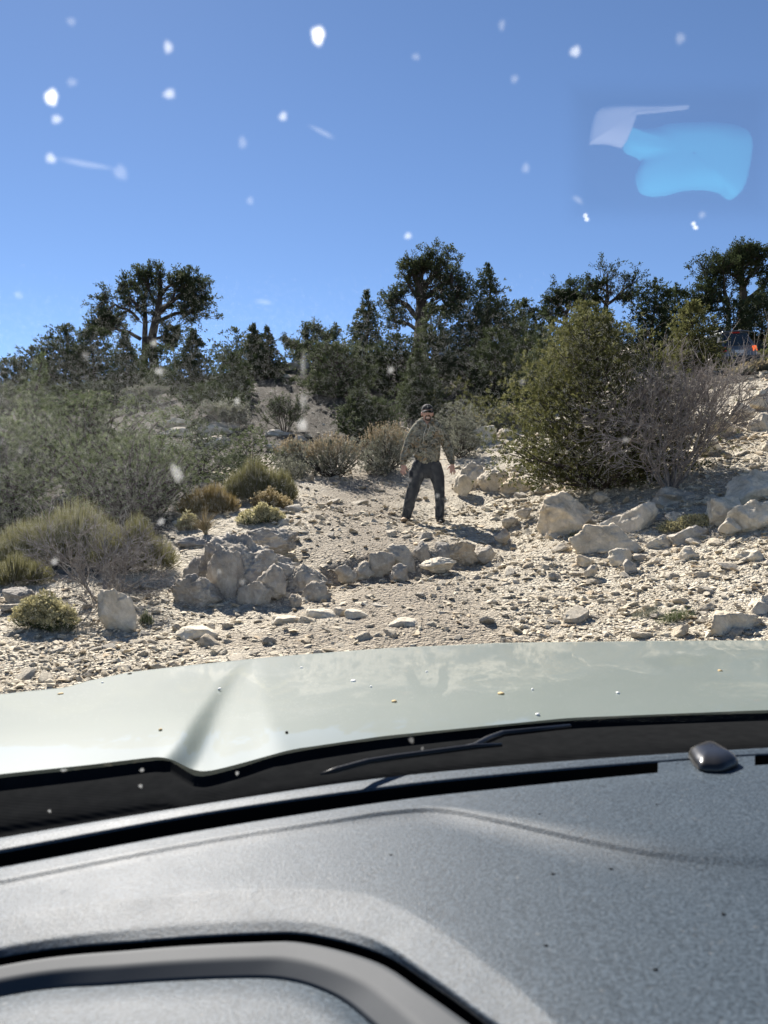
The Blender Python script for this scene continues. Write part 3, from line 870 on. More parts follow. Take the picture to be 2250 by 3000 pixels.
# --- dense pinyons and junipers on the hill
T_ = 'dark pinyons and junipers along the hill crest'
for row in [
        # x0, x1, top, dist, profile, seed, material, density, label
        (-45, 66, 1050, 33, 'round', 1, 'dark', 1, 'low round pinyon at the far low end of the crest'),
        (48, 140, 1014, 34, 'egg', 2, 'dark', .8, 'small spiky pinyon between two round ones on the crest'),
        (122, 250, 958, 31, 'round', 3, 'dark', 1.1, 'broad dark pinyon second tall one from the crest end'),
        (222, 335, 958, 30, 'round', 4, 'dark', 1.1, 'upright dark pinyon beside the old twin juniper'),
        (315, 440, 975, 28.5, 'cone', 5, 'dark', 1.1, 'dark cone shaped pinyon below the old twin juniper'),
        (470, 635, 962, 27.5, 'cone', 6, 'dark', 1.1, 'wide dark pinyon on the slope side of the old twin juniper'),
        (615, 745, 1035, 25, 'cone', 7, 'dark', 1.0, 'short pinyon on the stony slope under the twin pointed pair'),
        (648, 762, 966, 40, 'round', 8, 'juniper', .8, 'pale flat topped pinyon half hidden by the double pointed pair'),
        (700, 795, 950, 30, 'cone', 9, 'dark', 1.1, 'taller pinyon of the close pair by the bare slope'),
        (748, 835, 958, 29, 'cone', 10, 'dark', 1.1, 'shorter pinyon of the close pair by the bare slope'),
        (1005, 1142, 846, 28, 'cone', 11, 'juniper', 1.0, 'tall tapering juniper before the big dead topped juniper'),
        (905, 1075, 1000, 25, 'round', 12, 'juniper', 1.1, 'spreading juniper bush at the edge of the bare slope'),
        (985, 1090, 1118, 19.5, 'cone', 13, 'juniper', 1.1, 'low pointed juniper close behind the sagebrush'),
        (1040, 1160, 1165, 19, 'bush', 14, 'juniper', 1.0, 'rounded green bush beside the low pointed juniper'),
        (1165, 1312, 1025, 22, 'cone', 15, 'juniper', 1.1, 'pointed juniper straight behind the cap of the man'),
        (1222, 1332, 888, 27, 'egg', 16, 'juniper', .9, 'slim juniper before the trunk of the big dead topped juniper'),
        (1312, 1512, 772, 29, 'spire', 17, 'juniper', 1.15, 'tallest spire shaped juniper with twin tips'),
        (1100, 1230, 980, 26, 'round', 18, 'dark', 1.1, 'shadowy juniper filling the gap under the big dead topped juniper'),
        (1478, 1602, 872, 34, 'egg', 19, 'dark', 1.0, 'round headed pinyon beside the spire juniper'),
        (1480, 1620, 985, 25, 'round', 20, 'dark', 1.0, 'dark pinyon in the hollow behind the green pinyon'),
        (1540, 1640, 990, 22, 'bush', 21, 'juniper', 1.0, 'rounded juniper just beside the green pinyon'),
        (1585, 1660, 935, 36, 'round', 22, 'dark', 1.0, 'dark pinyon under the small open topped pine'),
        (1655, 1735, 880, 30, 'egg', 23, 'pinon', .8, 'olive pinyon peeping over the green pinyon'),
        (1842, 1960, 812, 34, 'round', 24, 'dark', .9, 'flat layered pinyon behind the green pinyon'),
        (1925, 2030, 832, 35, 'round', 25, 'dark', .9, 'layered pinyon beside the young olive pinyon'),
        (1972, 2100, 890, 25, 'egg', 26, 'pinon', 1.0, 'young olive pinyon beside the dark vehicle'),
        (2095, 2200, 880, 43, 'round', 27, 'juniper', 1.0, 'greyish juniper beyond the roof of the dark vehicle'),
        (2180, 2290, 870, 43, 'round', 28, 'juniper', 1.0, 'dense juniper above the taillight of the dark vehicle'),
        (2232, 2310, 975, 30, 'bush', 29, 'pinon', 1.0, 'olive bush hiding the corner of the dark vehicle'),
        (850, 935, 1015, 36, 'bush', 30, 'juniper', .9, 'low bush under the airy shrub on the skyline'),
        (930, 1010, 985, 33, 'egg', 31, 'dark', 1.0, 'small dark juniper between the airy shrub and the tapering juniper'),
        (1690, 1800, 900, 33, 'round', 32, 'dark', 1.0, 'dark pinyon below the dead topped snag'),
        (1390, 1500, 960, 24, 'round', 33, 'dark', .9, 'dark juniper before the foot of the spire juniper'),
        (395, 510, 1010, 33, 'round', 34, 'dark', 1.0, 'shaded pinyon between the two trunks of the old juniper'),
        (555, 690, 1120, 22.5, 'bush', 35, 'dark', .9, 'low dark bush on the slope below the wide dark pinyon')]:
    x0, x1, tp, d, pf, sd, mt, dn, lab = row
    nm = 'pinyon_pine' if 'piny' in lab else ('juniper_tree' if 'juniper' in lab.split(' b')[0] else 'bush')
    limb_tree(nm, 'tree' if nm != 'bush' else 'bush', lab, x0, x1, tp, d, pf, sd, mt, T_, dens=dn * 2.15, tuft=6, leaf=0.92, low=0.0)

# second tip of the spire juniper is given by its lumps; the big yellow green pinyon stands near
limb_tree('pinyon_pine', 'tree', 'big yellow green pinyon beside the track with branches to the ground', 1552, 1965, 872, 11.6, 'mound', 41, 'pinon', None, dens=1.7, leaf=0.95, low=0.0, limb_up=0.4, inner=0.42, tuft=7, lump=0.2, trunk_r=0.022)

# --- old open junipers, limbs read off the photograph
def open_juniper(name, label, d, polys, seed, mat='juniper', n_sub=9, tuft_px=11, ratio=0.5, wig=0.26, depth=0.35, dead=0.0, group=None, per=7):
    r = np.random.default_rng(seed)
    pxm = d / F
    bx, by = polys[0][0][0], polys[0][0][1]
    gx = (bx - CX) / F * d
    base = np.array([gx, d, float(terr(gx, d)[0])])
    root = thing(name, label, 'tree', base - np.array([0, 0, 0.1]), group=group)
    tw, cr = Geo(), Geo()
    C, Dv = [], []
    for pl, rpx in [(p[0:], None) for p in []] or [(p, None) for p in polys]:
        pts = np.array([q[:2] for q in pl], float); rad = np.array([q[2] for q in pl], float)
        n = max(6, len(pts) * 4)
        s = np.linspace(0, 1, n); k = np.linspace(0, 1, len(pts))
        px_, py_, rr = (np.interp(s, k, v) for v in (pts[:, 0], pts[:, 1], rad))
        px_ += 2.5 * np.sin(s * 9 + pl[0][0]); py_ += 2.0 * np.cos(s * 11 + pl[0][1])
        yo = np.cumsum(np.full(n, r.uniform(-1, 1) * depth * (abs(pts[-1] - pts[0]).max() * pxm) / n))
        if pl is polys[0]: yo[:] = 0
        path = np.stack([(px_ - CX) / F * d - base[0], yo, CAMZ + (CY - py_) / F * d - base[2]], 1)
        if pl is polys[0]: path[0, 2] = -0.2
        tube(tw, path, rr * pxm, 6, 0.5)
        ln = np.linalg.norm(np.diff(path, axis=0), axis=1).sum()
        main = rad.max() > 9
        m = int(n_sub * 2.3)
        out, tips = [], []
        for q in range(m):
            t = r.uniform(0.45 if main else 0.25, 1.0)
            j = min(int(t * (n - 1)), n - 2)
            tn = unit(path[j + 1] - path[j])
            ax = unit(np.cross(tn, r.normal(size=3)))
            grow(out, tips, r, path[j], unit(tn + ax * r.uniform(0.5, 1.1) + np.array([0, 0, 0.25])), min(ln * ratio, 44 * pxm) * r.uniform(0.5, 1.1), max(0.55 * rr[j] * 0.5, 1.4) * pxm, 0, 2, (3, 3), 0.85, 0.66, wig, 0.05, 3)
        for p, rad_, lvl in out:
            tube(tw, p, np.maximum(rad_, 0.4 * pxm), 3, 0.4)
        for t, dd, p in tips:
            if r.random() < dead: continue
            for w_ in (1.0, 0.55):
                C.append(p[-1] * w_ + p[0] * (1 - w_)); Dv.append(dd)
    if C:
        C, Dv = np.array(C), np.array(Dv)
        leaves(cr, C, unit(Dv + [0, 0, 0.5]), r, per, 6.5 * pxm, 3.2 * pxm, tuft_px * 0.5 * pxm, r.random(len(C)), 0.9)
        cr.build('crown', M[mat], root)
    tw.build('trunk', M['bark'], root)
    return root

open_juniper('juniper_tree', 'old twin trunked juniper with open spreading crown clear on the skyline', 41, [
    [(455, 1130, 17), (452, 1040, 15), (447, 985, 14), (455, 930, 12), (466, 870, 9), (472, 820, 6), (470, 795, 3)],
    [(425, 1120, 13), (418, 1040, 11), (410, 960, 9), (408, 900, 7), (405, 850, 4), (400, 815, 2)],
    [(455, 925, 8), (490, 895, 7), (520, 865, 5), (560, 850, 4), (595, 870, 2)], [(462, 935, 6), (510, 920, 5), (550, 910, 3), (580, 925, 2)], [(468, 860, 5), (500, 830, 4), (535, 820, 2)],
    [(411, 990, 6), (382, 966, 5), (345, 962, 4), (312, 948, 3), (280, 952, 2)], [(408, 930, 5), (375, 905, 4), (345, 890, 3), (315, 915, 2)], [(407, 900, 5), (385, 870, 4), (365, 842, 2)],
    [(450, 985, 5), (480, 985, 4), (515, 965, 2)], [(460, 890, 4), (440, 850, 3), (425, 815, 2)], [(520, 865, 4), (560, 880, 3), (590, 905, 2)], [(495, 890, 4), (515, 850, 3), (560, 830, 2)],
    [(375, 905, 3), (345, 915, 3), (310, 935, 2)], [(455, 1000, 4), (480, 1010, 3), (500, 1000, 2)], [(370, 960, 3), (345, 940, 2), (300, 945, 2)]], 71, n_sub=8, tuft_px=12)
open_juniper('juniper_tree', 'big old juniper with bare limbs showing in its forked crown', 31, [
    [(1228, 1120, 22), (1232, 1000, 20), (1236, 920, 18), (1230, 850, 15), (1218, 800, 8), (1216, 760, 3)],
    [(1234, 850, 9), (1262, 810, 8), (1280, 785, 6), (1284, 765, 3)], [(1240, 870, 9), (1275, 840, 8), (1315, 810, 6), (1330, 780, 3)], [(1240, 930, 9), (1275, 900, 8), (1320, 880, 6), (1355, 850, 3)],
    [(1228, 930, 8), (1195, 890, 7), (1165, 870, 4), (1150, 875, 2)], [(1225, 870, 7), (1200, 830, 5), (1195, 790, 2)], [(1290, 835, 5), (1300, 880, 4), (1330, 900, 3)], [(1320, 800, 5), (1325, 840, 4), (1350, 830, 2)], [(1230, 960, 6), (1185, 940, 5), (1150, 930, 3)],
    [(1232, 840, 5), (1240, 800, 4), (1245, 772, 2)]], 72, n_sub=8, tuft_px=12, dead=0.12)
open_juniper('pinyon_pine', 'small open topped pine with a crooked trunk on the crest', 38, [
    [(1652, 985, 9), (1655, 930, 7), (1668, 895, 5), (1672, 855, 3)], [(1660, 915, 4), (1635, 890, 3), (1625, 880, 2)], [(1665, 900, 4), (1695, 880, 3), (1712, 885, 2)], [(1655, 940, 4), (1625, 925, 3), (1615, 915, 2)], [(1668, 880, 3), (1655, 860, 2)]], 73, 'dark', n_sub=7, tuft_px=13)
open_juniper('dead_topped_pine', 'half dead snag with bare curling top twigs behind the green pinyon', 36, [
    [(1775, 980, 8), (1776, 890, 7), (1778, 840, 4), (1782, 795, 2)], [(1776, 880, 5), (1750, 865, 4), (1735, 840, 3), (1720, 845, 1.5)], [(1777, 885, 5), (1800, 870, 4), (1830, 840, 3), (1845, 835, 2)], [(1778, 850, 3), (1760, 835, 2), (1752, 822, 1.5)], [(1800, 870, 4), (1825, 865, 3), (1845, 860, 2)], [(1760, 870, 3), (1740, 880, 2)]], 74, 'dark', n_sub=6, tuft_px=13, dead=0.45)
open_juniper('pinyon_pine', 'large broad pinyon with open crown above the dark vehicle', 44, [
    [(2178, 1000, 15), (2176, 900, 13), (2174, 840, 10), (2176, 785, 6), (2180, 745, 3)], [(2175, 880, 7), (2210, 860, 6), (2250, 820, 4), (2280, 800, 2)], [(2175, 840, 6), (2205, 800, 5), (2230, 750, 3)], [(2130, 980, 8), (2128, 880, 6), (2115, 840, 4), (2105, 800, 2)],
    [(2130, 870, 5), (2090, 880, 4), (2060, 865, 2)], [(2128, 880, 5), (2095, 840, 4), (2070, 800, 2)], [(2174, 830, 5), (2145, 790, 4), (2130, 770, 2)], [(2176, 780, 4), (2160, 765, 3), (2160, 745, 2)], [(2178, 900, 5), (2220, 900, 4), (2260, 890, 2)], [(2130, 900, 4), (2085, 905, 3), (2050, 900, 2)], [(2178, 785, 4), (2205, 760, 3), (2215, 740, 2)]], 75, 'dark', n_sub=9, tuft_px=13)

# --- airy shrubs of the left bank and the hill
S_ = 'leafy shrubs of the bank beside the track'
twig_shrub('shrub', 'shrub', 'airy dark shrub on the skyline between the pinyon pair and the junipers', 838, 990, 942, 33, 81, 'bark', 7, 3, (4, 4, 4), 'juniper', 3, 0.9, None, 0.5, 0.7)
limb_tree('sapling', 'tree', 'tall thin pale green sapling among the grey green brush', -10, 185, 1030, 17, 'cone', 82, 'mahogany', None, dens=0.55, leaf=0.95, inner=0.3)
limb_tree('shrub', 'shrub', 'large grey green mahogany shrub above the yellow green broom', 120, 440, 1150, 14, 'bush', 83, 'mahogany', S_, dens=1.35, leaf=0.85, low=0.1, stems=5, limb_up=0.9, inner=0.3)
limb_tree('shrub', 'shrub', 'grey green shrub at the frame edge below the sapling', -120, 180, 1225, 12.5, 'bush', 84, 'mahogany', S_, dens=1.35, leaf=0.85, low=0.1, stems=5, limb_up=0.9)
limb_tree('shrub', 'shrub', 'shady tangle of grey green brush with light stems behind the broom', 200, 560, 1275, 11.5, 'bush', 85, 'mahogany', S_, dens=1.35, leaf=0.8, low=0.1, stems=7, limb_up=0.8)
limb_tree('shrub', 'shrub', 'upright dark green bush between the mahogany shrub and the broom', 515, 675, 1225, 15, 'egg', 86, 'juniper', S_, dens=1.0, leaf=0.85, stems=3)
limb_tree('shrub', 'shrub', 'dull green bush beside the upright dark green bush', 665, 800, 1245, 15.5, 'bush', 87, 'mahogany', S_, dens=0.95, leaf=0.8, stems=4)
limb_tree('shrub', 'shrub', 'small shaded bush at the hem of the dull green bush', 640, 740, 1330, 13.5, 'bush', 88, 'juniper', S_, dens=0.9, leaf=0.8, stems=3)
limb_tree('shrub', 'shrub', 'low grey green brush in the hollow behind the broom', -40, 130, 1350, 11, 'bush', 89, 'mahogany', S_, dens=0.9, leaf=0.8, stems=4)
twig_shrub('shrub', 'shrub', 'grey twiggy shrub on the stony slope below the short pinyon', 585, 745, 1172, 21, 90, 'twig', 8, 3, (4, 4, 4), 'sage', 2, 0.8, S_, 0.6, 0.9)
twig_shrub('shrub', 'shrub', 'dark dead looking shrub below the bare slope', 765, 905, 1155, 20, 91, 'bark', 9, 3, (4, 4, 4), 'juniper', 1, 0.8, S_, 0.6, 0.9)
twig_shrub('shrub', 'shrub', 'thin twiggy shrub on the hill beside the pale outcrop', 370, 500, 1120, 26, 92, 'twig', 8, 3, (4, 4, 3), 'sage', 2, 0.8, S_, 0.6, 0.9)
limb_tree('shrub', 'shrub', 'bright green low bush at the foot of the spire juniper', 1370, 1480, 1160, 20, 'bush', 93, 'pinon', S_, dens=0.9, leaf=0.8, stems=3)
limb_tree('shrub', 'shrub', 'thin olive bush behind the shoulder of the man', 1290, 1385, 1105, 20.5, 'egg', 94, 'pinon', S_, dens=0.45, leaf=0.8, stems=4)

for k_, (a_, b_, c_, d_, m_, pf_, lb_) in enumerate([
        (380, 480, 1165, 25, 'juniper', 'bush', 'dark bush on the shaded hill under the old twin juniper'), (470, 570, 1195, 22, 'mahogany', 'bush', 'grey green bush above the dark upright bush'), (250, 360, 1120, 27, 'juniper', 'egg', 'juniper shrub on the hill behind the big mahogany shrub'),
        (120, 250, 1125, 27, 'juniper', 'bush', 'low juniper on the hill behind the thin sapling'), (-30, 90, 1120, 28, 'juniper', 'bush', 'low juniper at the frame edge under the round crest pinyon'), (640, 730, 1130, 26, 'juniper', 'bush', 'round bush at the edge of the bare stony slope'),
        (330, 430, 1090, 30, 'dark', 'bush', 'dense low pinyon at the foot of the old twin juniper'), (60, 170, 1085, 31, 'dark', 'bush', 'dense low pinyon below the small spiky pinyon'), (820, 900, 1110, 27, 'juniper', 'bush', 'small juniper on the bare slope beside the spreading bush'), (700, 770, 1100, 30, 'dark', 'bush', 'low dark bush under the close pinyon pair')]):
    limb_tree('shrub', 'shrub', lb_, a_, b_, c_, d_, pf_, 400 + k_, m_, 'bushes on the stony hill', dens=1.5, leaf=0.85, low=0.0, stems=3)

# --- sage and grey brush
G_ = 'grey brush along the head of the track'
def sage(label, x0, x1, tp, d, seed, stalks=220, mat='sage', dens=1.0, group=G_, stalk_h=0.35):
    root = limb_tree('sagebrush', 'shrub', label, x0, x1, tp + (8 if stalks else 0), d, 'bush', seed, mat, group, dens=dens, leaf=0.62, low=0.05, stems=6, limb_up=0.9, bark='bark', inner=0.35, tuft=7)
    if stalks:
        r = np.random.default_rng(seed + 1)
        base = np.array(root.location); w = (x1 - x0) / F * d / 2; h = CAMZ + (CY - tp) / F * d - base[2]; pxm = d / F
        g = Geo()
        a = r.uniform(0, 6.283, stalks); q = np.sqrt(r.random(stalks)) * 0.95
        b = np.stack([np.cos(a) * q * w, np.sin(a) * q * w, 0.72 * h * np.sqrt(1 - (q * 0.9) ** 2)], 1)
        C, D = [], []
        for i in range(stalks):
            dv = unit([math.cos(a[i]) * 0.25 * q[i], math.sin(a[i]) * 0.25 * q[i], 1])
            L = h * stalk_h * r.uniform(0.6, 1.1)
            tube(g, [b[i], b[i] + dv * L * 0.5, b[i] + dv * L], [0.5 * pxm, 0.4 * pxm, 0.25 * pxm], 3)
            for s in np.linspace(0.35, 1, 5): C.append(b[i] + dv * L * s); D.append(dv)
        leaves(g, np.array(C), np.array(D), r, 3, 5 * pxm, 1.8 * pxm, 1.2 * pxm, r.random(len(C)), 0.5)
        g.build('flower_stalks', M['stalk'], root)
    return root
sage('sagebrush with tan flower stalks nearest the track head', 895, 1055, 1278, 15.2, 101, 230)
sage('sagebrush with a tall tuft of tan stalks just behind the elbow of the man', 1058, 1200, 1240, 15.8, 102, 140)
sage('sagebrush with pinkish stalks between the dull green bush and the tan one', 805, 915, 1285, 15.6, 103, 130)
sage('pale grey sagebrush low under the pinkish stalked one', 815, 900, 1335, 14.4, 104, 0)
sage('grey sagebrush behind the shoulder of the man', 1290, 1410, 1175, 18.5, 105, 0)
sage('greyish bush behind the forearm of the man', 1300, 1400, 1215, 16.6, 106, 0)
broom('rabbitbrush', 'shrub', 'wide pale grey rabbitbrush behind the peaked boulder', 1390, 1565, 1168, 19.5, 107, 'sage', 3000, G_, extra=('rabbit', 500, 5))
sage('small grey bush between the peaked boulder and the man', 1330, 1390, 1225, 18.2, 108, 0)
broom('rabbitbrush', 'shrub', 'grey tufted rabbitbrush just before the dark vehicle', 2150, 2290, 1045, 22, 109, 'sage', 2200, G_, extra=('straw', 300, 5))
sage('low sagebrush touching the track before the tan stalked one', 1060, 1140, 1340, 15.4, 110, 0)
# --- brooms and seed heads near the bedrock hump
B_ = 'yellow green broom shrubs on the bank'
broom('broom_shrub', 'shrub', 'wide yellow green broom mound above the dead grey branches', -20, 330, 1440, 8.8, 121, 'broom', 9500, B_, domes=6)
broom('broom_shrub', 'shrub', 'yellow green broom leaning over the dead grey branches towards the track', 250, 510, 1478, 8.5, 122, 'broom', 6000, B_, domes=4)
broom('broom_shrub', 'shrub', 'broom with a rusty orange side beside the dry grass tuft', 525, 700, 1398, 11.2, 123, 'rustbroom', 5200, B_, domes=4)
broom('broom_shrub', 'shrub', 'tall broom mound with golden tips behind the rusty broom', 655, 865, 1322, 12.2, 124, 'broom', 6500, B_, domes=4)
broom('broom_shrub', 'shrub', 'shaded broom low at the frame edge behind the grey boulder', -60, 150, 1600, 8.0, 125, 'broom', 3500, B_, domes=3)
R_ = 'rabbitbrush with cream seed heads'
broom('rabbitbrush', 'shrub', 'yellow rabbitbrush beside the squarish two toned boulder', 48, 222, 1722, 6.55, 131, 'mahogany', 2600, R_, extra=('rabbit', 1300, 8), wid=1.2)
broom('rabbitbrush', 'shrub', 'cream seeded bush on top of the bedrock hump', 708, 822, 1468, 10.3, 132, 'mahogany', 1600, R_, extra=('rabbit', 900, 6), wid=1.2)
broom('rabbitbrush', 'shrub', 'small dry rabbitbrush between the ridged boulder and the tan slab', 1948, 2085, 1498, 8.9, 133, 'sage', 1800, R_, extra=('rabbit', 800, 6), wid=1.2)
broom('rabbitbrush', 'shrub', 'dry reddish seed bush at the foot of the golden broom', 740, 850, 1420, 11.6, 134, 'rustbroom', 1500, R_, extra=('straw', 400, 5), wid=1.2)
broom('rabbitbrush', 'shrub', 'straw coloured bush beside the dry grass tuft', 520, 580, 1490, 10.0, 135, 'straw', 900, R_, extra=('rabbit', 300, 6), wid=1.2)
broom('weed', 'weed', 'small green weed in the gravel beside the white flat topped block', 1920, 2040, 1798, 6.3, 136, 'mahogany', 500, None, wid=1.2, core=False)
broom('weed', 'weed', 'tiny green tuft at the foot of the squarish boulder', 408, 452, 1765, 6.8, 137, 'mahogany', 260, None, wid=1.2, core=False)
broom('weed', 'weed', 'sprig of green in the gravel under the undercut boulder', 1660, 1720, 1555, 9.3, 138, 'mahogany', 220, None, wid=1.2, core=False)
broom('weed', 'weed', 'thin weeds on the sunlit gravel slope by the tan boulder', 1850, 1940, 1790, 6.5, 139, 'sage', 300, None, wid=1.1, core=False)
def grass_tuft(label, px, ptop, d, wpx, seed, n=160):
    r = np.random.default_rng(seed); base = ground_at(px, d); pxm = d / F
    h = CAMZ + (CY - ptop) / F * d - base[2]; w = wpx * pxm / 2
    root = thing('grass_tuft', label, 'grass tuft', base - np.array([0, 0, 0.02]))
    g = Geo()
    for i in range(n):
        a = r.uniform(0, 6.283); f = r.random(); hh = h * r.uniform(0.5, 1.0)
        k = np.linspace(0, 1, 5)
        path = np.stack([np.cos(a) * w * f * k ** 1.5, np.sin(a) * w * f * k ** 1.5, hh * (k * 1.5 - 0.75 * f * k ** 2.4)], 1)
        tube(g, path, (0.9 * pxm) * (1.1 - k), 3, r.random())
    g.build('blades', M['straw'], root)
grass_tuft('arching dry straw grass tuft on the edge of the bank', 602, 1492, 9.7, 150, 141)
# --- the two bare shrubs
twig_shrub('bare_shrub', 'shrub', 'bare grey twiggy shrub growing against the yellow green pinyon', 1745, 2215, 1000, 10.6, 151, 'twig', 15, 4, (4, 5, 4, 4), None, 0, 1, None, 0.95, 0.95, 0.66, 0.42, stem_r=0.55, shift=(0.2, 0), base_px=1965)
twig_shrub('dead_shrub', 'shrub', 'dead silver grey branches spreading under the broom', 95, 510, 1500, 7.45, 152, 'deadwood', 13, 4, (4, 4, 4, 3), None, 0, 1, None, 0.85, 1.3, 0.64, 0.45, stem_r=0.7, up=0.02)

# ------------------------------------------------------------------ the car the picture is taken from
def poly(pts, n):
    pts = np.array(pts, float)
    # smooth the read-off outline (Catmull-Rom), then resample evenly
    q = np.concatenate([[2 * pts[0] - pts[1]], pts, [2 * pts[-1] - pts[-2]]])
    out = []
    for i in range(1, len(q) - 2):
        t = np.linspace(0, 1, 16, endpoint=False)[:, None]
        a, b, c, d = q[i - 1], q[i], q[i + 1], q[i + 2]
        out.append(0.5 * (2 * b + (c - a) * t + (2 * a - 5 * b + 4 * c - d) * t ** 2 + (3 * b - a - 3 * c + d) * t ** 3))
    out = np.concatenate(out + [pts[-1:]])
    s = np.concatenate([[0], np.cumsum(np.linalg.norm(np.diff(out, axis=0), axis=1))])
    k = np.linspace(0, s[-1], n)
    return np.stack([np.interp(k, s, out[:, 0]), np.interp(k, s, out[:, 1])], 1)

DZ = -0.25                                   # dashboard top lies this far below the eye
def on_dash(p, h=0.0):
    """photo points (n,2) -> points on the dashboard plane raised by h (it leans a little, as the car does)"""
    u = (p[:, 0] - CX) / F; v = (CY - p[:, 1]) / F
    d = (DZ + np.asarray(h)) / (v - 0.05 * u)
    return np.stack([u * d, d, CAMZ + v * d], 1)

def loft(rows, sub=1):
    rows = [np.asarray(r) for r in rows]
    R = []
    for a, b in zip(rows[:-1], rows[1:]):
        for k in range(sub): R.append(lerp(a, b, k / sub))
    R.append(rows[-1])
    R = np.array(R); m, n = R.shape[:2]
    idx = np.arange(m * n).reshape(m, n)
    T = np.stack([idx[:-1, :-1], idx[1:, :-1], idx[1:, 1:], idx[:-1, 1:]], -1).reshape(-1, 4)
    return R.reshape(-1, 3), T

def dash_mat():
    k = NT('grained_grey_plastic')
    co = k.coord()
    n = k.noise(co, 460, 3, 0.7); n2 = k.noise(co, 1300, 2, 0.5); n3 = k.noise(co, 30, 3)
    c = k.mix(k.ramp(n, [(0.4, (0, 0, 0)), (0.62, (1, 1, 1))]), (0.018, 0.026, 0.034), (0.056, 0.074, 0.092))
    dust_veil = k.ramp(k.noise(co, 210, 2), [(0.66, (0, 0, 0)), (0.78, (1, 1, 1))])
    c = k.mix(k.math('MULTIPLY', dust_veil, 0.22), c, (0.30, 0.29, 0.27))
    h = k.math('ADD', n, k.math('MULTIPLY', n2, 0.4))
    ro = k.math('ADD', 0.44, k.math('MULTIPLY', n3, 0.1))
    return k.pbr(c, ro, 0.13, normal=k.bump(h, 0.32, 0.0012))
M['dash'] = dash_mat()
M['satin'] = simple('satin_grey_plastic', (0.032, 0.037, 0.043), 0.6, 0.14, var=0.05, scale=60)
M['blackplastic'] = simple('black_plastic', (0.012, 0.012, 0.013), 0.5, 0.35)
M['slot'] = simple('matt_black_duct', (0.006, 0.006, 0.006), 0.85, 0.1)
M['rubber'] = simple('black_rubber', (0.008, 0.008, 0.009), 0.35, 0.22)
M['sensor'] = simple('dark_sensor_lens', (0.014, 0.0135, 0.0135), 0.28, 0.4)

def paint_mat():
    k = NT('dusty_pale_sage_car_paint')
    co = k.coord()
    n = k.noise(co, 5, 5, 0.6, 0.3); sp = k.noise(co, 160, 3, 0.7)
    c = k.mix(n, (0.118, 0.142, 0.128), (0.142, 0.164, 0.147))
    spots = k.ramp(sp, [(0.70, (0, 0, 0)), (0.76, (1, 1, 1))])
    c = k.mix(k.math('MULTIPLY', spots, 0.5), c, (0.34, 0.31, 0.26))
    nd = k.pbr(c, 0.6, 0.15, coat=0.45, coat_rough=0.03)
    return nd
M['paint'] = paint_mat()

car = thing('parked_car', 'pale sage car whose dashboard and hood fill the near part of the view', 'car', (0.35, 0.9, 0.0))
CARL = np.array(car.location)
def carpart(name, V, T, mat, smooth=True, parent=None):
    me = mkmesh(name, np.asarray(V) - CARL, T, mat, smooth)
    return link(name, me, parent or car)

# hood: rear edge and front edge read off the photo, depths from the hood plane
NH = 210
_rear = np.array([(-500, 2335), (0, 2268), (250, 2242), (440, 2219), (478, 2216), (500, 2220), (560, 2256), (580, 2262), (612, 2260), (700, 2238), (850, 2196), (1125, 2156), (1667, 2103), (2250, 2080), (2800, 2072)], float)
_front = np.array([(-500, 2120), (-100, 2045), (0, 2034), (70, 2026), (190, 2014), (260, 1994), (380, 1969), (542, 1950), (800, 1924), (900, 1916), (1125, 1899), (1464, 1883), (1938, 1877), (2250, 1876), (2800, 1880)], float)
xs_ = np.linspace(-480, 2750, NH)
rear_y = np.interp(xs_, _rear[:, 0], _rear[:, 1]); front_y = np.interp(xs_, _front[:, 0], _front[:, 1])
rear_y = np.convolve(np.pad(rear_y, 2, mode='edge'), np.ones(5) / 5, 'valid')
rear_flat = np.interp(xs_, [-480, 0, 478, 848, 1125, 1667, 2250, 2750], [2333, 2268, 2216, 2196, 2156, 2103, 2080, 2072])
def hood_pt(x, y, k=1.0):
    u = (x - CX) / F; v = (CY - y) / F
    d = -0.1945 / (v + 0.0793 - 0.012 * u) * k
    return np.stack([u * d, d, CAMZ + v * d], -1)
tt_ = np.linspace(0, 1, 64) ** 0.9
HR = []
gl = lambda t: np.interp(t, [0, 0.45, 0.8, 1.0], [478, 560, 645, 715])      # lip, bottom and far lip of the pressed groove
gb = lambda t: np.interp(t, [0, 0.45, 0.8, 1.0], [584, 645, 700, 738])
gr = lambda t: np.interp(t, [0, 0.45, 0.8, 1.0], [850, 790, 780, 772])
for t in tt_:
    x = xs_
    y = lerp(rear_flat, front_y, t)
    dip = np.interp(x, [gl(t), gb(t) - 8, gb(t) + 8, gr(t)], [0, 1, 1, 0])
    dip = dip * dip * (3 - 2 * dip)
    y = y + (rear_y - rear_flat) * (1 - t) ** 2
    crown = 0.05 * np.sin(np.pi * np.clip(t, 0, 1)) + 0.02 * np.sin(np.pi * np.clip((x + 200) / 2900, 0, 1)) * t
    bulge = 0.03 * sstep(1850 + 250 * (1 - t), 2150 + 250 * (1 - t), x) * sstep(0.55, 0.9, t)
    k = 1 - crown + 0.08 * dip * (1 - t) ** 0.8 - bulge
    HR.append(hood_pt(x, y, k))
last = HR[-1]
for j, (dy, dz) in enumerate([(0.015, -0.008), (0.03, -0.03), (0.05, -0.09), (0.06, -0.25), (0.06, -0.5)]):
    HR.append(last + np.array([0, dy, dz]))
V, T = loft(HR)
carpart('hood', V, T, M['paint'])

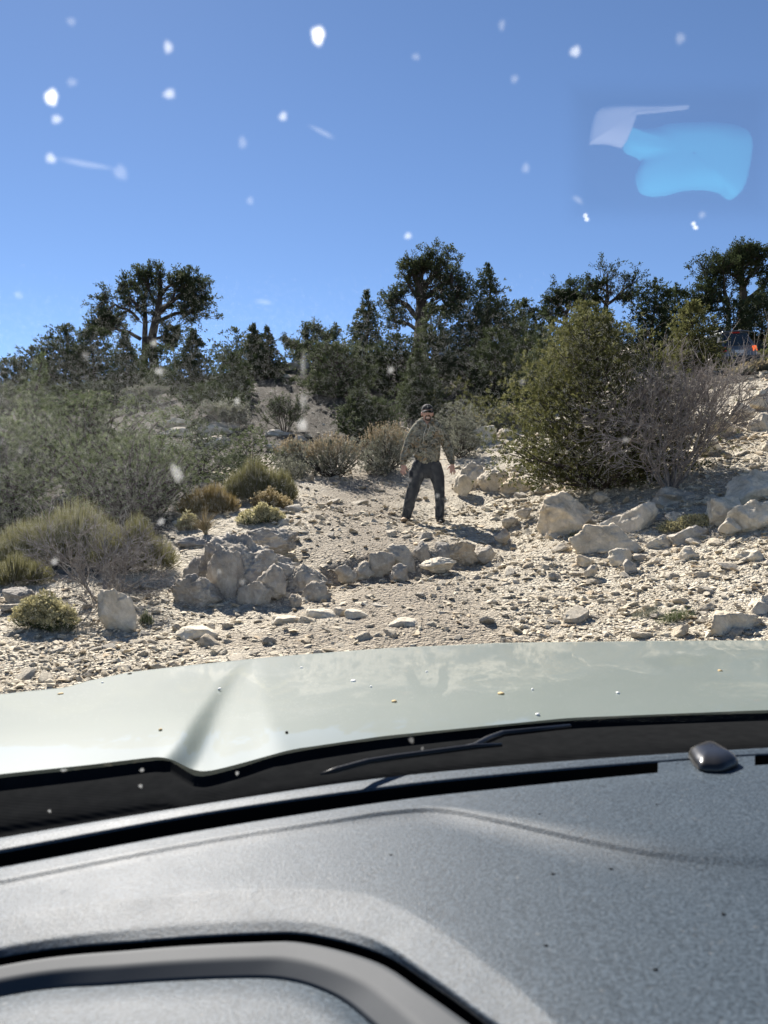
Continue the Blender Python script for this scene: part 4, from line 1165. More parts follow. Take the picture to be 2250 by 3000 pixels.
# black cowl between hood and glass
n = 160
cA = poly([(x, y) for x, y in _rear], n)
rowsA = hood_pt(cA[:, 0], cA[:, 1], 1.0)
dashfar = [(-500, 2545), (0, 2455), (600, 2355), (1125, 2279), (1667, 2229), (2250, 2191), (2750, 2170)]
cE = poly(dashfar, n); rowE = on_dash(cE, 0.0)
def between(f, dz):
    k = lerp(rowsA, rowE, f); k[:, 2] += dz
    return k
V, T = loft([rowsA + np.array([0, 0.0, -0.004]), rowsA + np.array([0, -0.006, -0.012]), between(0.2, -0.012), between(0.5, -0.02), between(0.55, -0.026), between(0.8, -0.02), rowE + np.array([0, 0.02, -0.012]), rowE + np.array([0, 0.004, -0.004]), rowE + np.array([0, 0.0, -0.03])], 3)
def cowl_mat():
    k = NT('ribbed_black_cowl_plastic')
    co = k.coord(stretch=(1, 1, 1))
    w = k.n("ShaderNodeTexWave", wave_type='BANDS', bands_direction='Y')
    w.inputs["Scale"].default_value = 60; w.inputs["Distortion"].default_value = 0.4
    k.l(co, w.inputs["Vector"])
    n_ = k.noise(co, 60, 4)
    c = k.mix(n_, (0.006, 0.0064, 0.0068), (0.013, 0.0135, 0.014))
    d_ = k.n("ShaderNodeBsdfDiffuse"); k.l(c, d_.inputs[0]); k.l(k.bump(w.outputs["Fac"], 0.12, 0.001), d_.inputs["Normal"])
    k.l(d_.outputs[0], k.out.inputs[0])
    return k.m
M['cowl'] = cowl_mat()
carpart('cowl_panel', V, T, M['cowl'])

# wiper lying in the cowl
wp = carpart('wiper', *(lambda g: (np.concatenate(g.V), np.concatenate(g.T)))((lambda g: (tube(g, hood_pt(*np.array([(940, 2268), (985, 2256), (1079, 2231), (1160, 2218), (1258, 2205), (1392, 2187), (1470, 2182)]).T.astype(float), 0.9) , [0.001, 0.0028, 0.003, 0.003, 0.003, 0.003, 0.002], 8, cap=True), g)[1])(Geo())), M['rubber'])
g = Geo()
tube(g, hood_pt(*np.array([(1330, 2196), (1392, 2185), (1430, 2166), (1474, 2149), (1560, 2140), (1670, 2128)]).T.astype(float), 0.93), [0.002, 0.0035, 0.004, 0.0038, 0.0034, 0.003], 8, cap=True)
carpart('wiper_arm', np.concatenate(g.V), np.concatenate(g.T), M['rubber'], True, wp)

# dashboard
ND = 220
B = [(-500, 2590), (0, 2500), (600, 2388), (1125, 2312), (1500, 2271), (1905, 2236), (2250, 2212), (2750, 2190)]
Cc = [(-500, 2636), (0, 2542), (600, 2431), (1125, 2350), (1500, 2307), (1905, 2266), (2250, 2240), (2750, 2216)]
D = [(-500, 2680), (0, 2578), (560, 2468), (1000, 2396), (1150, 2374), (1290, 2367), (1464, 2398), (1735, 2458), (1973, 2500), (2250, 2511), (2750, 2512)]
E = [(-500, 2696), (0, 2594), (560, 2483), (1000, 2411), (1150, 2389), (1290, 2384), (1464, 2417), (1735, 2479), (1973, 2524), (2250, 2548), (2750, 2556)]
Fh = [(-700, 2830), (0, 2675), (400, 2618), (750, 2592), (1000, 2597), (1125, 2620), (1260, 2684), (1430, 2800), (1667, 3000), (2400, 3700)]
F2 = [(-700, 2850), (0, 2690), (400, 2632), (750, 2605), (1000, 2611), (1115, 2634), (1245, 2700), (1412, 2815), (1645, 3012), (2350, 3720)]
G = [(-700, 2890), (0, 2730), (400, 2668), (750, 2640), (960, 2648), (1085, 2676), (1205, 2742), (1370, 2855), (1590, 3035), (2250, 3720)]
G2 = [(-700, 2950), (0, 2780), (400, 2722), (750, 2698), (930, 2704), (1090, 2750), (1215, 2832), (1375, 2950), (1560, 3100), (2200, 3740)]
Hh = [(-700, 2980), (0, 2806), (407, 2760), (746, 2738), (915, 2742), (1115, 2795), (1250, 2877), (1415, 2995), (1600, 3140), (2200, 3760)]
J = [(-700, 3000), (0, 2830), (407, 2782), (746, 2761), (905, 2765), (1105, 2820), (1235, 2902), (1385, 3008), (1570, 3150), (2150, 3760)]
K0 = [(-700, 3040), (0, 2870), (380, 2828), (720, 2808), (880, 2814), (1055, 2872), (1160, 2945), (1280, 3050), (1440, 3190), (2000, 3760)]
K = [(-700, 3100), (0, 2922), (339, 2886), (678, 2868), (848, 2875), (983, 2922), (1085, 3000), (1200, 3110), (1330, 3240), (1900, 3800)]
L = [(-700, 3500), (0, 3420), (300, 3400), (600, 3390), (720, 3400), (850, 3440), (950, 3500), (1050, 3560), (1200, 3650), (1500, 3850)]
row = lambda q, h=0.0: on_dash(poly(q, ND), h)
dash_rows_far = [row(dashfar, -0.003), row(dashfar, 0.002), row(B, 0.0), row(B, -0.004)]
V1, T1 = loft(dash_rows_far, 3)
pB, pC = poly(B, ND), poly(Cc, ND)
V2, T2 = loft([row(Cc, -0.004), row(Cc, 0.0), row(D, 0.0), row(E, np.interp(np.arange(ND), [0, 0.4 * ND, 0.62 * ND, ND], [-0.0019, -0.0019, -0.0032, -0.0032])), row(Fh, -0.003), row(F2, -0.0032), row(G, -0.0055), row(G2, -0.0085), row(Hh, -0.012), row(Hh, -0.035)], 5)
# bridge between vent slots
bridge = [i for i in range(ND) if 1925 < (pB[i, 0] + pC[i, 0]) / 2 < 2226]
Bv, Cv = row(B, 0.0), row(Cc, 0.0)
V3, T3 = loft([Bv[bridge], Cv[bridge]], 3)
Vd = np.concatenate([V1, V2, V3]); Td = np.concatenate([T1, T2 + len(V1), T3 + len(V1) + len(V2)])
dash = carpart('dashboard', Vd, Td, M['dash'])
slotB, slotC = row(B, -0.004), row(Cc, -0.004)
dn = np.array([0, 0, -0.045])
for sel in ([i for i in range(ND) if (pB[i, 0] + pC[i, 0]) / 2 <= 1930], [i for i in range(ND) if (pB[i, 0] + pC[i, 0]) / 2 >= 2222]):
    a, b = slotB[sel], slotC[sel]
    V, T = loft([a, a + dn, b + dn, b])
    carpart('defroster_vent', V, T, M['slot'], False, dash)
    if len(sel) > 60:
        e0, e1 = a[-1], b[-1]
        g = Geo()                                        # rounded end of the slot
        tube(g, [e0 + [0, 0, 0.002], (e0 + e1) / 2 + [0.006, 0, 0.001], e1 + [0.012, 0, 0.002]], [0.0012, 0.0018, 0.0012], 8)
        carpart('vent_end', np.concatenate(g.V), np.concatenate(g.T), M['satin'], True, dash)
gp = row(Hh, -0.019), row(J, -0.019)
V, T = loft([gp[0] + [0, 0, 0.004], gp[0] - [0, 0, 0.02], gp[1] - [0, 0, 0.02], gp[1]], 1)
carpart('panel_gap', V, T, M['slot'], False, dash)
V, T = loft([row(J, -0.0150), row(J, -0.0142), row(K0, -0.0165), row(K, -0.023), row(K, -0.028)], 5)
carpart('instrument_hood', V, T, M['satin'], True, dash)
V, T = loft([row(K, -0.0245), row(K, -0.0228), row(L, -0.024)], 6)
carpart('instrument_panel_top', V, T, M['dash'], True, dash)
# sun sensor: a small four sided dome
sp = np.array([(2012, 2212), (2080, 2187), (2172, 2240), (2118, 2262), (2052, 2259), (2030, 2240)], float)
ring = on_dash(sp, 0.001)
cen = on_dash(np.array([[2085.0, 2222.0]]), 0.0)[0]
rows_ = []
for k_, hh_ in ((1.0, 0.0), (1.0, 0.003), (0.9, 0.007), (0.65, 0.0105), (0.3, 0.0118), (0.02, 0.012)):
    rr_ = cen + (np.concatenate([ring, ring[:1]]) - cen) * k_
    rr_[:, 2] += hh_ * 1.0
    tq = np.linspace(0, len(sp), 49)
    rows_.append(np.stack([np.interp(tq, np.arange(len(sp) + 1), rr_[:, j]) for j in range(3)], 1))
sm = lambda r: (np.roll(r[:-1], 2, 0) + np.roll(r[:-1], 1, 0) + 2 * r[:-1] + np.roll(r[:-1], -1, 0) + np.roll(r[:-1], -2, 0)) / 6
rows_ = [np.concatenate([sm(r), sm(r)[:1]]) for r in rows_]
V, T = loft(rows_, 1)
carpart('sun_sensor', V, T, M['sensor'], True, dash)
# lint on the dashboard
rl = np.random.default_rng(3)
for x, y in [(233, 2565), (1145, 2505), (1620, 2560), (1790, 2545), (2120, 2678), (1920, 2840), (1600, 2770), (1580, 2385), (1925, 2357)]:
    V, T = ico(1)
    c = on_dash(np.array([[float(x), float(y)]]), 0.0 if y < 2480 else -0.0028)[0]
    carpart('lint', V * np.array([0.0016, 0.001, 0.0006]) + c, T, M['slot'], True, dash)
# crumbs, leaves and bird lime on the hood
M['leaflet'] = simple('dry_leaf', (0.5, 0.36, 0.17), 0.8, 0.2)
M['lime'] = simple('chalky_spot', (0.75, 0.74, 0.70), 0.85, 0.2)
hood_o = [o for o in car.children if o.name.startswith('hood')][0]
for x, y, w_, mt in [(1155, 2055, 9, 'leaflet'), (1468, 2032, 11, 'leaflet'), (177, 2033, 9, 'leaflet'), (380, 1974, 7, 'slot'), (1575, 2093, 7, 'lime'), (1087, 2012, 4, 'lime'), (643, 2018, 6, 'lime'), (1250, 1968, 4, 'lime'), (1035, 1995, 9, 'lime'), (470, 2138, 6, 'leaflet'), (840, 2146, 5, 'slot'), (1560, 2020, 4, 'lime'), (300, 2000, 4, 'lime'), (883, 1956, 5, 'lime'), (1810, 2030, 6, 'lime'), (2110, 1965, 7, 'leaflet')]:
    rear_ = np.interp(x, xs_, rear_flat); fr_ = np.interp(x, xs_, front_y)
    t = (y - rear_) / (fr_ - rear_)
    crown = 0.05 * math.sin(math.pi * t) + 0.02 * math.sin(math.pi * min(max((x + 200) / 2900, 0), 1)) * t
    c = hood_pt(np.array([float(x)]), np.array([float(y)]), 1 - crown - 0.004)[0]
    sz = w_ / F * c[1]
    V, T = ico(1)
    carpart('debris', V * np.array([sz, sz * 1.6, 0.002]) + c, T, M[mt], True, hood_o)

# windshield: a clear curved pane, dirt spots stuck to it
WT = np.array([0, -0.62, 0.66])
wb = row(dashfar, 0.0) + np.array([0, 0.012, 0.0])
kk = M['glass'] = bpy.data.materials.new('clear_glass'); kk.use_nodes = True
kk.node_tree.nodes.clear()
_o = kk.node_tree.nodes.new("ShaderNodeOutputMaterial"); _t = kk.node_tree.nodes.new("ShaderNodeBsdfTransparent")
_t.inputs[0].default_value = (1, 1, 1, 1); kk.node_tree.links.new(_t.outputs[0], _o.inputs[0])
V, T = loft([wb, wb + WT * 0.5, wb + WT * 1.05], 2)
ws = carpart('windshield', V, T, M['glass'])
def on_glass(px, py, off=0.0):
    u = (px - CX) / F; v = (CY - py) / F
    y0, z0 = wb[:, 1], wb[:, 2] - CAMZ
    t = (v * y0 - z0) / (WT[2] - v * WT[1])
    e = np.abs(wb[:, 0] - u * (y0 + t * WT[1]))
    i = int(np.argmin(e))
    yy = y0[i] + t[i] * WT[1]
    return np.array([u * yy, yy, CAMZ + v * yy]) + np.array([0, -0.7, -0.7]) * off
def dirt_mat(name, opacity, col=(0.85, 0.86, 0.85)):
    k = NT(name)
    d = k.n("ShaderNodeBsdfDiffuse"); tr = k.n("ShaderNodeBsdfTranslucent"); tp = k.n("ShaderNodeBsdfTransparent")
    d.inputs[0].default_value = (*col, 1); tr.inputs[0].default_value = (*col, 1)
    m1 = k.n("ShaderNodeMixShader"); m1.inputs[0].default_value = 0.6
    k.l(d.outputs[0], m1.inputs[1]); k.l(tr.outputs[0], m1.inputs[2])
    m2 = k.n("ShaderNodeMixShader")
    edge = k.attr('tint')
    k.l(k.math('MULTIPLY', edge, opacity), m2.inputs[0])
    k.l(tp.outputs[0], m2.inputs[1]); k.l(m1.outputs[0], m2.inputs[2])
    k.l(m2.outputs[0], k.out.inputs[0])
    return k.m
M['spot_strong'] = dirt_mat('white_dried_splash', 0.85)
M['spot_mid'] = dirt_mat('thin_dried_splash', 0.27)
M['spot_low'] = dirt_mat('thin_dirt_splash', 0.2)
M['spot_faint'] = dirt_mat('faint_dried_splash', 0.09)
def spot(px, py, rx, ry, mat, ang=0.0):
    a = np.linspace(0, 2 * np.pi, 20, endpoint=False)
    rings, tint = [], []
    rs = np.random.default_rng(int(px * 7 + py)); ph_ = rs.uniform(0, 6.28, 3)
    wob = 0.86 * (1 + 0.10 * np.sin(2 * a + ph_[0]) + 0.08 * np.sin(3 * a + ph_[1]) + 0.05 * np.sin(5 * a + ph_[2]))
    if py > 950 and mat == 'spot_mid': mat = 'spot_low'
    for q, al in ((0.05, 1), (0.45, 1), (0.75, 0.75), (1.0, 0.35), (1.35, 0.0)):
        X = q * rx * np.cos(a) * wob; Y = q * ry * np.sin(a) * wob
        X, Y = X * math.cos(ang) - Y * math.sin(ang), X * math.sin(ang) + Y * math.cos(ang)
        rings.append([on_glass(px + x_, py + y_, 0.003) for x_, y_ in zip(X, Y)])
        tint.append(np.full(20, float(al)))
    R = np.array(rings); idx = np.arange(100).reshape(5, 20); nx = np.roll(idx, -1, 1)
    T = np.stack([idx[:-1], nx[:-1], nx[1:], idx[1:]], -1).reshape(-1, 4)
    me = mkmesh('dirt_spot', R.reshape(-1, 3) - CARL, T, M[mat], True, {'tint': np.concatenate(tint)})
    link('dirt_spot', me, ws)
for q in [(933, 98, 22, 27, 'spot_strong'), (157, 278, 20, 25, 'spot_strong', -0.4), (172, 342, 15, 16, 'spot_mid'), (155, 456, 17, 16, 'spot_mid'), (358, 497, 21, 25, 'spot_faint'), (497, 132, 15, 19, 'spot_mid'), (500, 268, 17, 18, 'spot_mid'),
          (831, 334, 14, 14, 'spot_mid'), (255, 472, 90, 9, 'spot_faint', 0.2), (215, 57, 14, 14, 'spot_faint'), (217, 234, 15, 15, 'spot_faint'), (713, 410, 12, 22, 'spot_faint'), (735, 580, 12, 12, 'spot_faint'), (1195, 683, 11, 11, 'spot_mid'),
          (1682, 145, 16, 19, 'spot_mid'), (1505, 225, 12, 14, 'spot_faint'), (1988, 107, 14, 20, 'spot_faint'), (1218, 160, 12, 12, 'spot_faint'), (1468, 68, 10, 18, 'spot_faint'), (1538, 485, 11, 18, 'spot_faint'), (775, 876, 26, 8, 'spot_faint', 0.2),
          (945, 380, 45, 7, 'spot_faint', 0.5), (455, 995, 11, 11, 'spot_mid'), (470, 1078, 15, 12, 'spot_mid', 0.5), (255, 1030, 12, 12, 'spot_faint'), (697, 1165, 10, 10, 'spot_mid'), (887, 1235, 15, 22, 'spot_mid'), (890, 1165, 13, 25, 'spot_faint'), (889, 1060, 9, 40, 'spot_faint'),
          (1145, 1075, 10, 11, 'spot_mid'), (520, 1375, 15, 34, 'spot_mid', -0.5), (475, 1518, 11, 11, 'spot_mid'), (164, 1634, 12, 10, 'spot_mid'), (160, 1704, 10, 9, 'spot_faint'), (65, 1310, 10, 10, 'spot_faint'), (340, 1880 - 10, 11, 8, 'spot_faint'), (645, 1664, 9, 9, 'spot_faint'),
          (712, 1695, 10, 10, 'spot_faint'), (1280, 1443, 8, 8, 'spot_faint'), (1200, 1397, 7, 7, 'spot_faint'), (1528, 1110, 9, 11, 'spot_faint'), (1830, 1280, 12, 9, 'spot_faint'), (1712, 624, 5, 5, 'spot_strong'), (1716, 635, 5, 5, 'spot_strong'), (2027, 648, 5, 5, 'spot_strong'), (2033, 659, 6, 5, 'spot_strong'),
          (1690, 578, 20, 8, 'spot_faint', 0.6), (2052, 622, 11, 11, 'spot_faint'), (418, 2246, 7, 6, 'spot_mid'), (414, 2293, 7, 6, 'spot_mid'), (148, 2366, 6, 5, 'spot_mid'), (696, 2256, 6, 6, 'spot_mid'), (190, 2246, 10, 5, 'spot_mid'), (1205, 2160, 8, 10, 'spot_faint'), (1237, 2184, 5, 6, 'spot_faint'), (60, 855, 12, 12, 'spot_faint')]:
    spot(*q)

# tiny dusty flakes outside the glass, banded thicker to imitate veiling glare
def glass_dust_glare():
    r = np.random.default_rng(31)
    m = 420000
    px = r.uniform(-120, 2370, m * 2); py = r.uniform(760, 2120, m * 2)
    q = np.stack([px / 420, py / 420, np.zeros(m * 2)], 1)
    band = sstep(-60, 60, (1655 - 0.33 * px) - py) * sstep(1000, 1250, py) * sstep(950, 350, px)  # glare haze, put into the density of the flakes
    dens = (0.10 + 0.07 * fbm(q, 4, 5, 0.55) + 0.34 * band * (0.75 + 0.5 * fbm(q * 1.7, 3, 8)) - 0.04 * sstep(1200, 2200, px)) * sstep(780, 1080, py)
    keep = r.random(m * 2) < dens
    px, py = px[keep], py[keep]; n_ = len(px)
    # pane positions by interpolation over a regular lattice
    gx, gy = np.linspace(-120, 2370, 70), np.linspace(-60, 2120, 60)
    L_ = np.array([[on_glass(x, y, -0.002) for x in gx] for y in gy])
    fx = (px + 120) / 2490 * 69; fy = (py + 60) / 2180 * 59
    ix = np.clip(fx.astype(int), 0, 68); iy = np.clip(fy.astype(int), 0, 58)
    ax, ay = (fx - ix)[:, None], (fy - iy)[:, None]
    c = lerp(lerp(L_[iy, ix], L_[iy, ix + 1], ax), lerp(L_[iy + 1, ix], L_[iy + 1, ix + 1], ax), ay)
    sz = (0.000085 + 0.00006 * r.random(n_))[:, None, None]
    e1, e2 = np.array([1.0, 0, 0]), unit(WT)
    a = r.uniform(0, 6.283, (n_, 1)) + np.array([0, 2.1, 4.2])
    V = c[:, None, :] + sz * (np.cos(a)[..., None] * e1 + np.sin(a)[..., None] * e2)
    T = np.arange(n_ * 3).reshape(n_, 3)
    k = NT('pale_dust_glare')
    d = k.n("ShaderNodeBsdfDiffuse"); tr = k.n("ShaderNodeBsdfTranslucent"); mx = k.n("ShaderNodeMixShader")
    d.inputs[0].default_value = tr.inputs[0].default_value = (0.72, 0.73, 0.70, 1); mx.inputs[0].default_value = 0.6
    k.l(d.outputs[0], mx.inputs[1]); k.l(tr.outputs[0], mx.inputs[2]); k.l(mx.outputs[0], k.out.inputs[0])
    o = link('dust_veil', mkmesh('dust_veil', V.reshape(-1, 3) - CARL, T, k.m), ws)
    o['kind'] = 'stuff'
glass_dust_glare()

# a patch of the glass mirrors a blue jacket and a pale sheet that lie on the seat in the sun
def film():
    k = NT('mirroring_glass')
    tp = k.n("ShaderNodeBsdfTransparent"); gl_ = k.n("ShaderNodeBsdfGlossy"); gl_.inputs["Roughness"].default_value = 0.02
    m = k.n("ShaderNodeMixShader"); k.l(k.math('MULTIPLY', k.attr('tint'), 0.10), m.inputs[0])
    k.l(tp.outputs[0], m.inputs[1]); k.l(gl_.outputs[0], m.inputs[2]); k.l(m.outputs[0], k.out.inputs[0])
    nx_, ny_ = 26, 18
    gx, gy = np.meshgrid(np.linspace(1640, 2290, nx_), np.linspace(220, 670, ny_))
    p0, p1, p2 = on_glass(1690, 430, 0.006), on_glass(2240, 430, 0.006), on_glass(1965, 620, 0.006)
    nrm = unit(np.cross(p1 - p0, p2 - p0))
    def on_flat(x, y):
        dr = np.array([(x - CX) / F, 1.0, (CY - y) / F]); e0 = np.array([0, 0, CAMZ])
        return e0 + dr * (nrm.dot(p0 - e0) / nrm.dot(dr))
    V = np.array([on_flat(x, y) for x, y in zip(gx.ravel(), gy.ravel())])
    e = np.minimum(np.minimum(gx - 1640, 2290 - gx), np.minimum(gy - 220, 670 - gy)).ravel()
    idx = np.arange(nx_ * ny_).reshape(ny_, nx_)
    T = np.stack([idx[:-1, :-1], idx[1:, :-1], idx[1:, 1:], idx[:-1, 1:]], -1).reshape(-1, 4)
    me = mkmesh('reflecting_patch', V - CARL, T, k.m, True, {'tint': sstep(0, 85, e)})
    link('reflecting_patch', me, ws)
    seat_z = CAMZ - 0.62
    eye = np.array([0, 0, CAMZ])
    def seat_pt(zx, zy, h=0.0):
        p = on_flat(1650 + 0.3617 * zx, 250 + 0.3617 * zy)
        dr = unit(p - eye); rf = dr - 2 * dr.dot(nrm) * nrm
        return p + rf * ((seat_z + h - p[2]) / rf[2])
    def cloth(name, pts, mat, label, cat, th=0.03, z=0.0):
        q = poly(pts + pts[:1], 64)[:-1]
        ring = np.array([seat_pt(x, y, z) for x, y in q]); c = ring.mean(0)
        rings = [ring + [0, 0, -th], ring, c + (ring - c) * 0.93 + [0, 0, 0.008], c + (ring - c) * 0.5 + [0, 0, 0.014], c + (ring - c) * 0.02 + [0, 0, 0.012]]
        V, T = loft([np.concatenate([r_, r_[:1]]) for r_ in rings])
        tag(link(name, mkmesh(name, V, T, mat, True)), label, cat)
        return ring
    j = cloth('jacket', [(505, 350), (740, 350), (850, 312), (1200, 300), (1440, 340), (1535, 440), (1500, 720), (1450, 850), (1375, 905), (1290, 845), (1150, 822), (1000, 830), (850, 868), (720, 872), (640, 830), (612, 700), (660, 590), (590, 545), (515, 500)],
          simple('bright_cyan_cloth', (0.10, 0.62, 0.80), 0.9, 0.1, var=0.06, scale=8), 'bright cyan jacket on the seat, seen mirrored in the glass', 'jacket')
    cloth('paper_sheet', [(215, 470), (240, 300), (315, 185), (720, 175), (1000, 172), (1000, 186), (760, 212), (560, 232), (490, 270), (462, 330), (490, 400), (492, 495), (440, 488), (350, 468)],
          simple('pale_paper', (0.62, 0.62, 0.62), 0.8, 0.2, var=0.05), 'pale curved sheet beside the cyan jacket, seen mirrored in the glass', 'paper', 0.004)
    c = j.mean(0)
    g = Geo(); box(g, c[0] - 0.42, c[0] + 0.45, c[1] - 0.45, c[1] + 0.45, seat_z - 0.3, seat_z - 0.012)
    V = np.concatenate(g.V) - CARL
    o = link('passenger_seat', mkmesh('passenger_seat', V, np.concatenate(g.T), M['blackplastic']), car)
    bv = o.modifiers.new('b', 'BEVEL'); bv.width = 0.04; bv.segments = 3
film()

# ------------------------------------------------------------------ organic solids (voxel union of tapered limbs)
def ell_chain(g, pts, rx, ry=None, sides=16, fwd=(0, -1, 0)):
    """closed tapered sausage through pts with elliptic sections: rx across, ry along fwd"""
    pts = np.asarray(pts, float); n = len(pts)
    rx = np.broadcast_to(np.asarray(rx, float), (n,)); ry = rx if ry is None else np.broadcast_to(np.asarray(ry, float), (n,))
    m = (n - 1) * 6 + 1
    s, k = np.linspace(0, n - 1, m), np.arange(n)
    p = np.stack([np.interp(s, k, pts[:, j]) for j in range(3)], 1); a = np.interp(s, k, rx); b = np.interp(s, k, ry)
    for _ in range(2):
        p[1:-1] = (p[:-2] + 2 * p[1:-1] + p[2:]) / 4; a[1:-1] = (a[:-2] + 2 * a[1:-1] + a[2:]) / 4; b[1:-1] = (b[:-2] + 2 * b[1:-1] + b[2:]) / 4
    t0, t1 = unit(p[0] - p[1]), unit(p[-1] - p[-2])
    capn = 4
    pre = [(p[0] + t0 * a[0] * math.sin(q), a[0] * math.cos(q), b[0] * math.cos(q)) for q in np.linspace(math.pi / 2 * 0.97, 0.3, capn)]
    post = [(p[-1] + t1 * a[-1] * math.sin(q), a[-1] * math.cos(q), b[-1] * math.cos(q)) for q in np.linspace(0.3, math.pi / 2 * 0.97, capn)]
    P_ = np.array([q[0] for q in pre] + list(p) + [q[0] for q in post]); A_ = np.array([q[1] for q in pre] + list(a) + [q[1] for q in post]); B_ = np.array([q[2] for q in pre] + list(b) + [q[2] for q in post])
    tan = unit(np.gradient(P_, axis=0))
    f = np.tile(np.asarray(fwd, float), (len(P_), 1)); f = unit(f - (f * tan).sum(1)[:, None] * tan); u = np.cross(tan, f)
    ang = np.linspace(0, 2 * np.pi, sides, endpoint=False)
    V = P_[:, None] + A_[:, None, None] * np.cos(ang)[None, :, None] * u[:, None] + B_[:, None, None] * np.sin(ang)[None, :, None] * f[:, None]
    N = len(P_); idx = np.arange(N * sides).reshape(N, sides); nx = np.roll(idx, -1, 1)
    T = np.stack([idx[:-1], nx[:-1], nx[1:], idx[1:]], -1).reshape(-1, 4)
    V = np.concatenate([V.reshape(-1, 3), P_[[0, -1]]])
    T = np.concatenate([T[:, [0, 1, 2]], T[:, [0, 2, 3]], np.stack([nx[0], idx[0], np.full(sides, N * sides)], -1), np.stack([idx[-1], nx[-1], np.full(sides, N * sides + 1)], -1)])
    g.add(V, T)
def ball(g, c, r, sub=3):
    V, T = ico(sub); g.add(V * np.asarray(r) + np.asarray(c), T)
def solidify_union(g, name, mat, voxel, smooth_it=3, parent=None, wrinkle=0.0, wfreq=14.0, seed=0, stretch=(1, 1, 1)):
    me = g.mesh(name + '_src', None)
    o = bpy.data.objects.new(name, me); COL.objects.link(o)
    rm = o.modifiers.new('r', 'REMESH'); rm.mode = 'VOXEL'; rm.voxel_size = voxel; rm.use_smooth_shade = True
    sm_ = o.modifiers.new('s', 'SMOOTH'); sm_.factor = 0.5; sm_.iterations = smooth_it
    dg = bpy.context.evaluated_depsgraph_get()
    m2 = bpy.data.meshes.new_from_object(o.evaluated_get(dg))
    bpy.data.objects.remove(o, do_unlink=True); bpy.data.meshes.remove(me)
    m2.name = name
    if wrinkle:
        n_ = len(m2.vertices); co = np.empty(n_ * 3, np.float32); no = np.empty(n_ * 3, np.float32)
        m2.vertices.foreach_get('co', co); m2.vertices.foreach_get('normal', no)
        co = co.reshape(-1, 3).astype(float); no = no.reshape(-1, 3)
        w_ = fbm(co * wfreq * np.array(stretch) + seed, 3, seed, 0.5, True)
        co = co + no * (wrinkle * w_)[:, None]
        m2.vertices.foreach_set('co', co.astype(np.float32).ravel()); m2.update()
    m2.materials.clear()
    m2.materials.append(mat)
    m2.polygons.foreach_set('use_smooth', np.ones(len(m2.polygons), bool))
    return link(name, m2, parent)

# ------------------------------------------------------------------ the man on the track
def camo_mat():
    k = NT('leafy_camouflage_cloth')
    co = k.coord()
    st = k.coord(stretch=(1, 1, 1.7))
    a = k.noise(st, 5, 3, 0.55, 1.2); b = k.noise(st, 8, 3, 0.6, 1.6); c_ = k.noise(co, 13, 4, 0.65, 2.0)
    c = k.ramp(a, [(0.0, (0.09, 0.09, 0.075)), (0.42, (0.17, 0.165, 0.125)), (0.50, (0.26, 0.245, 0.185)), (0.58, (0.13, 0.14, 0.095))], 'CONSTANT')
    c = k.mix(k.ramp(b, [(0.0, (0, 0, 0)), (0.57, (1, 1, 1))], 'CONSTANT'), c, (0.22, 0.16, 0.09))
    c = k.mix(k.ramp(c_, [(0.0, (0, 0, 0)), (0.57, (1, 1, 1))], 'CONSTANT'), c, (0.030, 0.030, 0.022))
    c = k.mix(k.ramp(k.noise(co, 11, 4, 0.7, 2.5), [(0.0, (0, 0, 0)), (0.66, (1, 1, 1))], 'CONSTANT'), c, (0.38, 0.36, 0.29))
    return k.pbr(c, 0.95, 0.1, normal=k.bump(k.noise(co, 120, 3), 0.3, 0.004))
M['camo'] = camo_mat()
M['denim'] = simple('charcoal_navy_trouser_cloth', (0.026, 0.03, 0.038), 0.9, 0.15, var=0.25, scale=30)
M['skin'] = simple('sun_tanned_skin', (0.47, 0.27, 0.195), 0.55, 0.35, var=0.1, scale=25)
M['cap'] = simple('black_cap_cloth', (0.018, 0.018, 0.02), 0.85, 0.2)
M['lens'] = simple('black_sunglass_lens', (0.006, 0.006, 0.007), 0.25, 0.25)
M['hair'] = simple('dark_brown_hair', (0.045, 0.026, 0.016), 0.8, 0.2)
M['teeth'] = simple('teeth', (0.75, 0.73, 0.68), 0.4, 0.4)
M['cord'] = simple('cream_drawcord', (0.45, 0.43, 0.36), 0.9, 0.1)
M['sunlit_boot'] = simple('sunlit_tan_boot_leather', (0.30, 0.20, 0.11), 0.75, 0.25)  # one pair of boots: sunlit and shaded tones put into two leathers
M['shaded_boot_sole'] = simple('shaded_boot_and_sole_leather', (0.035, 0.03, 0.026), 0.75, 0.25)

